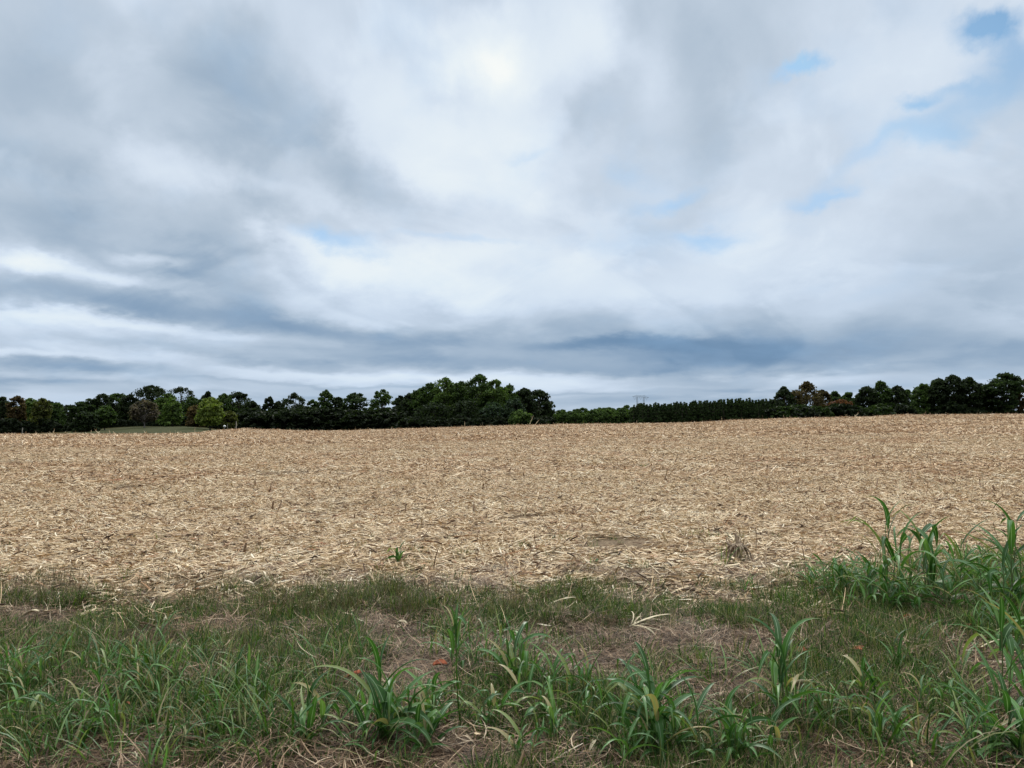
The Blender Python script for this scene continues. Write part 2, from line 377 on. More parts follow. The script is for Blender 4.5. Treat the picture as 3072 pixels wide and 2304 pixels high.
def scatter(name, meshes, pts, rot, scl, idx, label, cat):
    src = bpy.data.collections.new(name + '_pieces')
    for i, me in enumerate(meshes):
        ob = bpy.data.objects.new('%s_piece_%02d' % (name, i), me); src.objects.link(ob)
    me = bpy.data.meshes.new(name); me.vertices.add(len(pts)); me.vertices.foreach_set('co', np.asarray(pts, np.float32).ravel())
    a = me.attributes.new('rot', 'FLOAT_VECTOR', 'POINT'); a.data.foreach_set('vector', np.asarray(rot, np.float32).ravel())
    a = me.attributes.new('scl', 'FLOAT_VECTOR', 'POINT'); a.data.foreach_set('vector', np.asarray(scl, np.float32).ravel())
    a = me.attributes.new('idx', 'INT', 'POINT'); a.data.foreach_set('value', np.asarray(idx, np.int32))
    ob = link(name, me)
    ng = bpy.data.node_groups.new(name + '_scatter', 'GeometryNodeTree')
    ng.interface.new_socket('Geometry', in_out='INPUT', socket_type='NodeSocketGeometry')
    ng.interface.new_socket('Geometry', in_out='OUTPUT', socket_type='NodeSocketGeometry')
    n = ng.nodes; gi = n.new('NodeGroupInput'); go = n.new('NodeGroupOutput')
    ip = n.new('GeometryNodeInstanceOnPoints'); ci = n.new('GeometryNodeCollectionInfo')
    ci.inputs['Collection'].default_value = src; ci.inputs['Separate Children'].default_value = True; ci.inputs['Reset Children'].default_value = True
    def na(nm, ty):
        x = n.new('GeometryNodeInputNamedAttribute'); x.data_type = ty; x.inputs['Name'].default_value = nm
        return next(s for s in x.outputs if s.enabled and s.name == 'Attribute')
    e2r = n.new('FunctionNodeEulerToRotation')
    ng.links.new(na('rot', 'FLOAT_VECTOR'), e2r.inputs[0])
    ng.links.new(gi.outputs[0], ip.inputs['Points']); ng.links.new(ci.outputs[0], ip.inputs['Instance'])
    ip.inputs['Pick Instance'].default_value = True
    ng.links.new(na('idx', 'INT'), ip.inputs['Instance Index']); ng.links.new(e2r.outputs[0], ip.inputs['Rotation'])
    ng.links.new(na('scl', 'FLOAT_VECTOR'), ip.inputs['Scale']); ng.links.new(ip.outputs[0], go.inputs[0])
    md = ob.modifiers.new('scatter', 'NODES'); md.node_group = ng
    tag(ob, label, cat, kind='stuff'); return ob

def island_mat(name, stops, wscale=.5, wamt=.35, wcol=(.5, .4, .3), rough=.7, spec=.3, tfac=0.0, tmul=(1.3, 1.4, .7), objmix=0.0, midrib=None, fiber=0):
    m, t, o = mat(name)
    g = t.nodes.new('ShaderNodeNewGeometry'); c = ramp_node(t, g.outputs['Random Per Island'], stops)
    f = noise_node(t, wscale, 4, .6)
    c = mixc(t, wamt, c, mixc(t, ramp_node(t, f, [(.38, (0, 0, 0)), (.62, (1, 1, 1))]), c, mixc(t, 1.0, c, wcol, 'MULTIPLY')))
    if fiber:
        uv = t.nodes.new('ShaderNodeUVMap'); mp = t.nodes.new('ShaderNodeMapping'); mp.inputs['Scale'].default_value = (9, 1.2, 1)
        t.links.new(uv.outputs[0], mp.inputs[0]); fn = noise_node(t, 1.0, 3, .6, mp.outputs[0])
        c = mixc(t, 1.0, c, ramp_node(t, fn, [(.3, (1 - fiber,) * 3), (.7, (1 + fiber * .4,) * 3)]), 'MULTIPLY')
    if midrib:
        uv = t.nodes.new('ShaderNodeUVMap'); s = t.nodes.new('ShaderNodeSeparateXYZ'); t.links.new(uv.outputs[0], s.inputs[0])
        c = mixc(t, ramp_node(t, s.outputs[0], [(.43, (0, 0, 0)), (.48, (1, 1, 1)), (.52, (1, 1, 1)), (.57, (0, 0, 0))]), c, midrib)
        c = mixc(t, ramp_node(t, s.outputs[1], [(.80, (0, 0, 0)), (1.0, (.7, .7, .7))]), c, (.20, .17, .07))
    tr = mixc(t, 1.0, c, tmul, 'MULTIPLY') if tfac else None
    principled(t, o, c, rough, spec, trans=tr, tfac=tfac)
    return m
m_straw = island_mat('corn_straw', [(0, (.07, .042, .024)), (.13, (.19, .12, .065)), (.26, (.45, .31, .165)), (.52, (.71, .545, .345)), (.80, (.86, .705, .485)), (.96, (.93, .83, .64)), (.98, (.42, .17, .09)), (1, (.50, .32, .18))], .6, .55, (.78, .68, .60), .75, .25, fiber=.25)
m_straw_far = island_mat('corn_straw_far', [(0, (.07, .045, .028)), (.16, (.17, .11, .062)), (.34, (.38, .24, .135)), (.58, (.67, .49, .31)), (.85, (.85, .67, .45)), (.96, (.92, .80, .62)), (1, (.40, .17, .09))], .12, .6, (.72, .60, .52), .8, .15)
m_chunk = island_mat('stalk_chunk', [(0, (.045, .028, .018)), (.5, (.12, .07, .04)), (.8, (.24, .15, .09)), (1, (.42, .29, .17))], .6, .4, (.8, .65, .5), .8, .2)
m_thatch = island_mat('dead_grass', [(0, (.024, .016, .010)), (.35, (.075, .044, .026)), (.65, (.19, .118, .070)), (.87, (.36, .245, .155)), (1, (.54, .44, .31))], 1.1, .5, (.7, .6, .5), .7, .2)
m_grass = island_mat('fine_grass', [(0, (.014, .036, .006)), (.35, (.030, .070, .012)), (.7, (.068, .146, .024)), (.90, (.14, .215, .045)), (.93, (.20, .17, .09)), (1, (.32, .26, .17))], 1.4, .5, (.7, .75, .6), .6, .15, .3)
m_dull = island_mat('dull_grass', [(0, (.040, .034, .018)), (.4, (.080, .064, .034)), (.75, (.095, .10, .040)), (1, (.20, .15, .09))], 1.4, .5, (.9, .75, .6), .6, .3, .2)
m_blade = island_mat('broad_grass', [(0, (.020, .064, .010)), (.45, (.044, .124, .024)), (.82, (.105, .225, .052)), (.93, (.14, .21, .06)), (.97, (.28, .26, .09)), (1, (.36, .27, .15))], 2.2, .3, (.75, .85, .7), .48, .35, .3, midrib=(.20, .30, .17))
m_stem = island_mat('grass_stem', [(0, (.07, .11, .035)), (1, (.14, .16, .06))], 2, .3, (.8, .7, .6), .5, .4)

# ------------------------------------------------------------------ straw pieces and the stubble cover
def straw_tile(rad, n, seed, lscale=1.0, wscale=1.0, lift=.06, m_=None):
    g = np.random.default_rng(seed)
    rr = rad * np.sqrt(g.random(n)) * (1 - .25 * g.random(n) ** 2); th = g.random(n) * 6.283
    z = g.random(n) ** 1.6 * lift
    L_ = np.clip(g.lognormal(-2.25, .55, n), .03, .45) * lscale
    W_ = np.clip(g.lognormal(-4.75, .5, n), .004, .032) * wscale
    az = np.where(g.random(n) < .55, g.normal(1.45, .55, n), g.random(n) * 6.283)
    pitch = g.normal(0.02, .13, n); up = g.random(n) < .03; pitch[up] = g.uniform(.3, 1.0, up.sum())
    P = np.stack([rr * np.cos(th), rr * np.sin(th), z], -1)
    v, f, uv = ribbons(n, P, az, pitch, g.normal(-.05, .45, n), g.normal(0, .5, n), L_, W_, 3, prof=lambda s: .55 + .45 * math.sin(math.pi * min(1, s + .12)), roll=g.normal(0, .6, n))
    v[:, 2] = np.maximum(v[:, 2], -.01 + 0 * v[:, 2])
    # chunks of split stalk
    k = max(3, n // 48); parts = [(v, f, uv)]
    for _ in range(k):
        c = np.array([g.normal(0, rad * .5), g.normal(0, rad * .5), .02 + g.random() * lift * .6]); a = g.random() * 6.283; l = g.uniform(.05, .2) * lscale; p = g.normal(0.05, .2)
        d = np.array([math.sin(a), math.cos(a), math.sin(p)]) * l
        parts.append(tube([c, c + d * .5 + [0, 0, .004], c + d], np.array([.8, 1, .75]) * g.uniform(.006, .012) * wscale, 5) + (int(g.random() < .6),))
    j = join(parts); return mesh_np('straw', j[0], j[1], [m_ or m_straw, m_chunk], j[2], midx=j[3])
def join_uv(parts): return np.vstack([p[2] for p in parts])
near_tiles = [straw_tile(.75, 2300, 100 + i, .78, .85) for i in range(6)]
mid_tiles = [straw_tile(1.5, 2200, 200 + i, 1.0, 1.3, .09, m_straw_far if i % 2 else m_straw) for i in range(5)]
far_tiles = [straw_tile(3.2, 2200, 300 + i, 1.7, 2.6, .15, m_straw_far) for i in range(4)]
def jgrid(x0, x1, y0, y1, s, g):
    X, Y = np.meshgrid(np.arange(x0, x1, s), np.arange(y0, y1, s)); X = X.ravel() + g.uniform(-.5, .5, X.size) * s; Y = Y.ravel() + g.uniform(-.5, .5, Y.size) * s
    return X, Y
HW = math.tan(R(39))
def cover(R0, R1, step, nv, off, g, margin=2.0):
    X, Y = jgrid(-R1 * HW - 6, R1 * HW + 6, 0, R1 + 2, step, g); r = np.hypot(X, Y); a = np.arctan2(X, Y); d, _ = crest(a)
    fn = fieldness(X, Y)
    k = (r >= R0) & (r < R1) & (np.abs(X) < Y * HW + margin) & (r < d + 5) & (fn > g.uniform(-1.0, .45, len(X)))
    bare = vnoise(X * .55, Y * 1.3, 31) * .6 + vnoise(X * 1.7, Y * 2.5, 32) * .4
    k &= ~((bare < .31) & (r < 60))
    X, Y = X[k], Y[k]; Z = H(X, Y); n = len(X)
    gx = (H(X + .5, Y) - H(X - .5, Y)); gy = (H(X, Y + .5) - H(X, Y - .5))
    rz = g.choice([0, math.pi], n) + g.normal(0, .35, n)
    # tilt each piece with the slope
    c, s = np.cos(rz), np.sin(rz)
    rx = gy * c - gx * s; ry = -(gx * c + gy * s)
    rx = np.clip(rx, -.12, .12); ry = np.clip(ry, -.05, .05)
    rot = np.stack([rx, ry, rz], -1); s_ = g.uniform(.85, 1.15, n)
    return np.stack([X, Y, Z + .005], -1), rot, np.stack([s_, s_, g.uniform(.6, 1.1, n)], -1), off + g.integers(0, nv, n)
g = np.random.default_rng(5)
def verge_straw():
    X, Y = jgrid(-9, 9, 2.6, 10, .34, g); f = fieldness(X, Y); k = (np.abs(X) < Y * HW + 1.4) & (f < .2) & (g.random(len(X)) < np.clip(.14 + .75 * sstep(-2.2, -.2, f), 0, 1) * sstep(.3, .6, vnoise(X * 1.1, Y * 1.1, 91)))
    X, Y = X[k], Y[k]; n = len(X); s_ = g.uniform(.8, 1.2, n)
    return np.stack([X, Y, H(X, Y) + .03], -1), np.stack([g.normal(0, .05, n), g.normal(0, .05, n), g.random(n) * 6.28], -1), np.stack([s_] * 3, -1), 15 + g.integers(0, 4, n)
A = [verge_straw(), cover(4, 22, .62, 6, 0, g), cover(21, 55, 1.25, 5, 6, g), cover(53, 170, 2.6, 4, 11, g, 4)]
scatter('straw', near_tiles + mid_tiles + far_tiles + [straw_tile(.35, 24, 450 + i, .7, .7, .03) for i in range(4)], *[np.concatenate([a[i] for a in A]) for i in range(4)], 'chopped tan corn straw and husks strewn thickly over the field', 'corn straw')

# ------------------------------------------------------------------ verge grass
def px_dens(patches, X, Y):
    """sum of soft patches given in photo pixels of the ground (x, y, rx, ry, amount)"""
    Zg = EYE; cp, sp = math.cos(PITCH), math.sin(PITCH)
    depth = Y * cp - Zg * sp; up = -Y * sp - Zg * cp
    PX = 1536 + F * X / np.maximum(depth, .1); PY = 1152 - F * up / np.maximum(depth, .1)
    d = np.zeros(len(X))
    for x, y, rx, ry, a in patches:
        q = ((PX - x) / rx) ** 2 + ((PY - y) / ry) ** 2; d += a * np.exp(-q)
    return d, PX, PY
BARE = [(250,1850,260,40,.30),(820,1880,240,60,.25),(100,1960,160,40,.3),(1330,2020,130,90,.9),(1250,2120,110,70,.6),(2120,1960,150,70,.8),(2250,2030,130,80,.6),(1850,1990,140,40,.35),(2520,1860,130,50,.7),(860,2140,120,50,.5),(1000,2080,90,60,.5),(1600,2275,150,50,.9),(560,2295,160,20,.8),(1130,1900,80,60,.4),(2900,2010,180,40,.35),(420,1750,350,30,.3),(1950,2180,60,50,.3),(2500,1970,150,50,.25),(2600,2290,160,40,.5)]
def verge_pts(step, g, prob, ymin=2.6, ymax=10.5):
    X, Y = jgrid(-8, 8, ymin, ymax, step, g); k = (np.abs(X) < Y * HW + 1.4)
    X, Y = X[k], Y[k]; p = prob(X, Y); k = g.random(len(X)) < p; X, Y = X[k], Y[k]
    return X, Y, H(X, Y)
def tuft(seed, n, h, w, spread, lean, mats, segs=3, droop=-1.2, dry=0.0):
    g = np.random.default_rng(seed); th = g.random(n) * 6.283; r = spread * np.sqrt(g.random(n))
    P = np.stack([r * np.cos(th), r * np.sin(th), np.full(n, -.01)], -1); az = math.pi / 2 - th + g.normal(0, .8, n)
    v = ribbons(n, P, az, np.clip(g.normal(lean, .3, n), .1, 1.55), g.normal(droop, .5, n), g.normal(0, .4, n), h * g.uniform(.5, 1.25, n), w * g.uniform(.6, 1.4, n), segs)
    return mesh_np('tuft', v[0], v[1], mats, v[2])
def thatch(seed, n, rad):
    g = np.random.default_rng(seed); th = g.random(n) * 6.283; r = rad * np.sqrt(g.random(n))
    P = np.stack([r * np.cos(th), r * np.sin(th), g.random(n) ** 1.5 * .03], -1)
    v = ribbons(n, P, g.random(n) * 6.283, g.normal(.04, .16, n), g.normal(-.2, .5, n), g.normal(0, 1.2, n), g.uniform(.05, .22, n), g.uniform(.002, .0055, n), 4)
    v[0][:, 2] = np.maximum(v[0][:, 2], -.015); return mesh_np('thatch', v[0], v[1], [m_thatch], v[2])
g = np.random.default_rng(8)
def rotscl(n, g, tilt=.12, s0=.75, s1=1.3):
    s = g.uniform(s0, s1, n); return np.stack([g.normal(0, tilt, n), g.normal(0, tilt, n), g.random(n) * 6.283], -1), np.stack([s, s, s], -1)
# dead grass mat
X, Y, Z = verge_pts(.20, g, lambda x, y: np.clip(1.0 - sstep(-.2, 1.3, fieldness(x, y)), 0, 1))
rot, scl = rotscl(len(X), g, .1); scatter('dead_grass', [thatch(400 + i, 420, .26) for i in range(5)], np.stack([X, Y, Z], -1), rot, scl, g.integers(0, 5, len(X)), 'mat of brown dead grass lying on the verge', 'dead grass')
# short fine green grass
def p_fine(x, y):
    fn = fieldness(x, y); d, PX, PY = px_dens(BARE, x, y)
    p = .95 * (1 - sstep(-1.0, .9, fn)) + .015; n_ = vnoise(x * 1.6, y * 1.6, 41) * .65 + vnoise(x * 4, y * 4, 42) * .35
    p *= .05 + 1.25 * sstep(.42, .60, n_); p *= np.clip(1 - 1.15 * d, 0.10, 1)
    e, _, _ = px_dens([(1900,1850,170,45,.8),(1330,1830,150,50,.5),(2750,1900,180,50,.9),(60,1830,120,60,.3),(2450,1870,110,40,.4),(500,2100,500,120,.3),(1250,1950,60,60,-.3),(3000,1830,120,100,.6)], x, y)
    return np.clip(p + e * .8, 0, 1)
X, Y, Z = verge_pts(.050, g, p_fine)
rot, scl = rotscl(len(X), g, .15, .6, 1.25)
scatter('grass', [tuft(500 + i, 26, .15, .0050, .06, .95, [m_grass]) for i in range(6)], np.stack([X, Y, Z], -1), rot, scl, g.integers(0, 6, len(X)), 'short green grass growing through the verge', 'grass')
# wiry olive grass, standing in a band before the stubble
DULL = [(820,1860,300,70,1.3),(450,1890,340,80,1.0),(100,1900,170,80,.7),(250,1960,250,40,.5),(1200,1850,120,55,.5),(400,1790,400,35,.25),(900,1990,160,60,.4),(1600,1850,180,40,.35),(1700,1900,250,50,.3),(2300,1900,120,60,.2)]
X, Y, Z = verge_pts(.085, g, lambda x, y: np.clip(px_dens(DULL, x, y)[0] * .75 * sstep(.25, .65, vnoise(x * 1.8, y * 2.2, 55)) * np.clip(1 - 1.4 * px_dens(BARE, x, y)[0], 0, 1), 0, 1))
rot, scl = rotscl(len(X), g, .12, .7, 1.3)
scatter('wiry_grass', [tuft(600 + i, 26, .20, .0030, .07, 1.25, [m_dull], 3, -.5) for i in range(5)], np.stack([X, Y, Z], -1), rot, scl, g.integers(0, 5, len(X)), 'thin olive brown grass standing in a band before the stubble', 'grass')
# longer arching blades toward the camera
LONG = [(400,2100,450,110,.45),(900,2230,300,70,.4),(250,2250,380,70,.6),(1700,2270,450,55,.6),(2350,2280,300,50,.5),(1150,2290,250,50,.4),(420,2150,520,130,.55),(250,2000,300,60,.25),(1500,2200,300,90,.35),(2150,2220,320,90,.45),(2500,2150,250,120,.40),(2950,2150,250,150,.55),(3000,1850,140,90,.5),(2640,1775,260,55,1.0),(3000,1790,150,70,.8),(1150,2250,200,80,.4),(1450,1980,110,60,.6),(720,2030,140,60,.35),(1650,2060,160,60,.3)]
X, Y, Z = verge_pts(.11, g, lambda x, y: np.clip(px_dens(LONG, x, y)[0] * 1.2 * sstep(.25, .75, vnoise(x * 2.4, y * 2.4, 77) * .7 + vnoise(x * 5, y * 5, 78) * .3), 0, 1))
rot, scl = rotscl(len(X), g, .15, .65, 1.25)
scatter('long_grass', [tuft(700 + i, 12, .33, .0085, .05, 1.15, [m_blade if i % 2 else m_grass], 5, -1.7) for i in range(8)], np.stack([X, Y, Z], -1), rot, scl, g.integers(0, 8, len(X)), 'longer arching green grass blades growing close to the camera', 'grass')

# ------------------------------------------------------------------ broad-leaved grass clumps (things)
def leafblade_prof(s): return (min(1, .35 + 3.2 * s) if s < .22 else 1) * (1 - max(0, (s - .35) / .65) ** 1.8) + .02
def grass_plant(name, px, py, hpx, label, nleaf=14, nstem=3, spread=.10, wide=.024, lean=1.2, droop=-1.9, seed=0, group=None):
    x, y, z = ground_at(px, py); dist = math.hypot(x, y); hh = hpx / F * dist * 1.02
    g = np.random.default_rng(9000 + seed); root = empty(name, (x, y, z))
    tag(root, label, 'grass plant', group or 'broad leaved grass plants on the verge')
    stems = []; leaves = []; nleaf = int(nleaf * 1.6); nstem += 1; lean -= .12
    for k in range(nstem):
        a = g.random() * 6.283; r0 = spread * math.sqrt(g.random()); b = np.array([r0 * math.cos(a), r0 * math.sin(a), -.02])
        sh = hh * (g.uniform(.35, .75) if k else .80); tip = b + [g.normal(0, .07) * sh, g.normal(0, .07) * sh, sh]
        pts = [b * (1 - q) + tip * q + np.array([math.sin(q * 3 + k) * .01, 0, 0]) for q in np.linspace(0, 1, 7)]
        stems.append(tube(pts, np.linspace(.0055, .0025, 7), 5))
        m = max(3, int(nleaf / nstem) + 1)
        P = np.array([np.array(pts[0]) * (1 - q) + np.array(pts[-1]) * q for q in np.linspace(.08, .98, m)])
        q = np.linspace(.08, .98, m); az = k * 1.3 + np.arange(m) * 2.6 + g.normal(0, .5, m)
        ln = np.clip(hh * g.uniform(.55, .95, m), .10, .55) * (.75 + .35 * np.sin(q * 3.1))
        pt = np.clip(g.normal(lean, .25, m) - .15 * (1 - q), .25, 1.5)
        leaves.append(ribbons(m, P, az, pt, droop * g.uniform(.5, 1.25, m), g.normal(0, .35, m), ln, wide * .95 * g.uniform(.5, 1.3, m) * np.clip(hh / .35, .55, 1.1), 9, leafblade_prof, 2, .45, g.normal(0, .35, m), kink=np.where(g.random(m) < .28, g.integers(3, 7, m), -1)))
    for sv in stems: link('stem', mesh_np('stem', sv[0], sv[1], [m_stem], sv[2]), root)
    lv = join(leaves); link('foliage', mesh_np('foliage', lv[0], lv[1], [m_blade], lv[2]), root)
    return root
GP = [  # px, py, height px, leaves, stems, spread, wide, lean, droop, label
 (2665,1815,262,15,5,.16,.034,1.25,-1.9,'tallest clump of broad grass at the field edge, right of centre, with drooping dark leaves'),
 (2800,1815,225,12,4,.09,.042,1.35,-2.2,'upright broad grass clump just right of the tallest clump, one pale leaf pointing straight up'),
 (2560,1800,130,16,5,.18,.026,1.1,-1.9,'low bushy grass clump just left of the tallest clump'),
 (2870,1780,150,6,2,.05,.036,1.4,-1.6,'slim grass plant with a single wide upright leaf, right of the tall clumps'),
 (2470,1770,95,16,5,.2,.02,1.1,-1.7,'small fine grass clump at the left end of the tall row by the stubble'),
 (2945,1770,120,14,4,.2,.026,.9,-1.6,'sprawling grass clump with long sideways arching leaves near the right edge'),
 (3055,1850,300,20,5,.14,.042,1.2,-1.8,'tall grass clump cut by the right edge of the picture, one long leaf reaching left'),
 (3040,1960,150,18,5,.2,.024,1.0,-1.8,'dark leafy grass clump under the tall one at the right edge'),
 (1140,2235,270,22,5,.10,.030,1.25,-2.0,'large broad grass clump in the foreground left of centre with bent over leaf tips'),
 (1235,2260,200,14,4,.08,.028,1.3,-1.9,'broad grass clump beside the large foreground one, with a lime green upright leaf'),
 (1060,2265,150,14,4,.1,.022,1.0,-1.8,'low arching grass clump left of the large foreground clump'),
 (1370,2010,175,10,3,.08,.024,1.35,-1.5,'grass clump in mid verge with one tall thin leaf above fine bright grass'),
 (1440,2010,110,26,7,.12,.012,1.15,-1.6,'dense tuft of fine bright green grass in the middle of the verge'),
 (1545,2060,190,12,3,.06,.026,1.3,-1.9,'grass clump near picture centre with a tall curved leaf and another leaning right'),
 (1600,2165,180,14,4,.10,.026,1.2,-1.9,'broad grass clump below the curved leaf clump near picture centre'),
 (1555,2290,150,7,2,.04,.034,1.2,-1.7,'small grass plant with short wide leaves at the bottom near centre'),
 (1700,2100,150,14,4,.10,.024,1.25,-1.8,'grass clump right of centre with several short upright leaves'),
 (1800,2110,110,12,3,.1,.022,1.1,-1.8,'low grass clump beside a patch of bare brown thatch'),
 (1960,2270,280,20,5,.12,.028,1.25,-2.0,'large foreground grass clump right of centre with a hooked leaf at its top'),
 (2060,2290,200,16,4,.12,.028,1.2,-1.9,'leafy grass clump at the bottom edge right of the hooked leaf clump'),
 (1880,2285,170,14,4,.12,.024,1.1,-1.9,'arching grass clump at the bottom edge left of the hooked leaf clump'),
 (2160,2270,170,14,4,.10,.028,1.25,-1.8,'grass clump at the bottom with wide upright pale leaves'),
 (2340,2170,240,10,2,.05,.034,1.4,-1.6,'tall narrow grass plant beside the curled pale husk'),
 (2275,2290,170,16,4,.12,.026,1.15,-1.9,'thick grass clump at the bottom edge below the tall narrow plant'),
 (2450,2160,120,16,5,.14,.022,1.15,-1.8,'low green grass clump to the right of the curled pale husk'),
 (2610,2120,130,8,2,.06,.030,1.3,-1.4,'grass plant with one broad leaf slanting up to the right'),
 (2680,2030,110,6,2,.05,.022,1.45,-1.2,'slender grass shoot standing above brown thatch'),
 (2650,2250,140,14,4,.10,.030,1.2,-1.8,'bright grass clump with wide folded leaves at lower right'),
 (2840,2170,130,14,4,.14,.022,1.1,-1.9,'thin leaved grass clump at lower right with arching blades'),
 (2760,2260,110,14,4,.14,.02,1.1,-1.9,'short grass clump between the two lower right clumps'),
 (3030,2130,250,12,3,.08,.030,1.2,-1.8,'tall arching grass plant near the right edge in the foreground'),
 (3045,2290,190,20,5,.12,.030,1.15,-1.8,'light green grass clump in the bottom right corner'),
 (2930,2290,130,14,4,.12,.024,1.1,-1.8,'grass clump next to the bottom right corner'),
 (50,2110,120,8,2,.06,.022,1.4,-1.3,'upright grass plant near the left edge with a rounded pale leaf'),
 (185,2070,130,14,4,.12,.016,1.2,-1.7,'grass clump of narrow leaves near the left edge'),
 (340,2060,130,16,5,.14,.014,1.1,-1.8,'grass clump with long thin leaning leaves in the left foreground'),
 (400,2110,100,12,3,.08,.02,1.1,-1.9,'grass plant with two pale arching leaves in the left foreground'),
 (740,2100,140,12,3,.06,.018,1.4,-1.2,'upright yellow green grass clump left of centre'),
 (700,2090,110,8,2,.05,.016,1.3,-1.4,'small straight grass tuft beside the yellow green clump'),
 (925,2250,180,8,2,.07,.032,1.25,-1.3,'two broad leaves rising from a grass plant left of centre in the foreground'),
 (880,2290,110,14,4,.1,.024,1.0,-1.8,'grass clump at the bottom edge under the two broad leaves'),
 (560,2240,130,14,4,.16,.016,1.0,-1.9,'spreading grass clump with curved leaves in the lower left'),
 (180,2230,120,14,4,.16,.016,1.0,-1.8,'long leaved grass clump in the lower left corner area'),
 (640,2270,110,14,4,.12,.018,1.1,-1.9,'arching grass clump at the bottom left of centre'),
 (15,2060,120,14,4,.12,.018,1.0,-1.8,'grass clump cut by the left edge of the picture'),
]
for i, (px, py, hp, nl, ns, sp, wd, le, dr, lab) in enumerate(GP):
    grass_plant('grass_clump', px, py, hp, lab, nl, ns, sp, wd, le, dr, i)

# ------------------------------------------------------------------ trees
m_leafy, t, o = mat('tree_foliage')
g_ = t.nodes.new('ShaderNodeNewGeometry'); oi = t.nodes.new('ShaderNodeObjectInfo')
var = ramp_node(t, g_.outputs['Random Per Island'], [(0, (.55, .6, .5)), (.5, (.95, .95, .9)), (.85, (1.35, 1.3, 1.1)), (1, (1.9, 1.7, 1.3))])
c = mixc(t, 1.0, oi.outputs['Color'], var, 'MULTIPLY')
f = noise_node(t, .45, 3); c = mixc(t, 1.0, c, ramp_node(t, f, [(.35, (.75, .75, .75)), (.65, (1.25, 1.2, 1.1))]), 'MULTIPLY')
principled(t, o, c, .7, .15, trans=mixc(t, 1.0, c, (1.3, 1.5, .7), 'MULTIPLY'), tfac=.32)
m_bark, t, o = mat('bark')
f = noise_node(t, 3, 5); c = ramp_node(t, f, [(.3, (.035, .028, .022)), (.7, (.10, .085, .07))]); principled(t, o, c, .95, .1, f, .5, .05)
m_barkp, t, o = mat('pale_bark')
f = noise_node(t, 3, 5); c = ramp_node(t, f, [(.3, (.14, .12, .11)), (.7, (.30, .27, .25))]); principled(t, o, c, .95, .1, f, .5, .05)

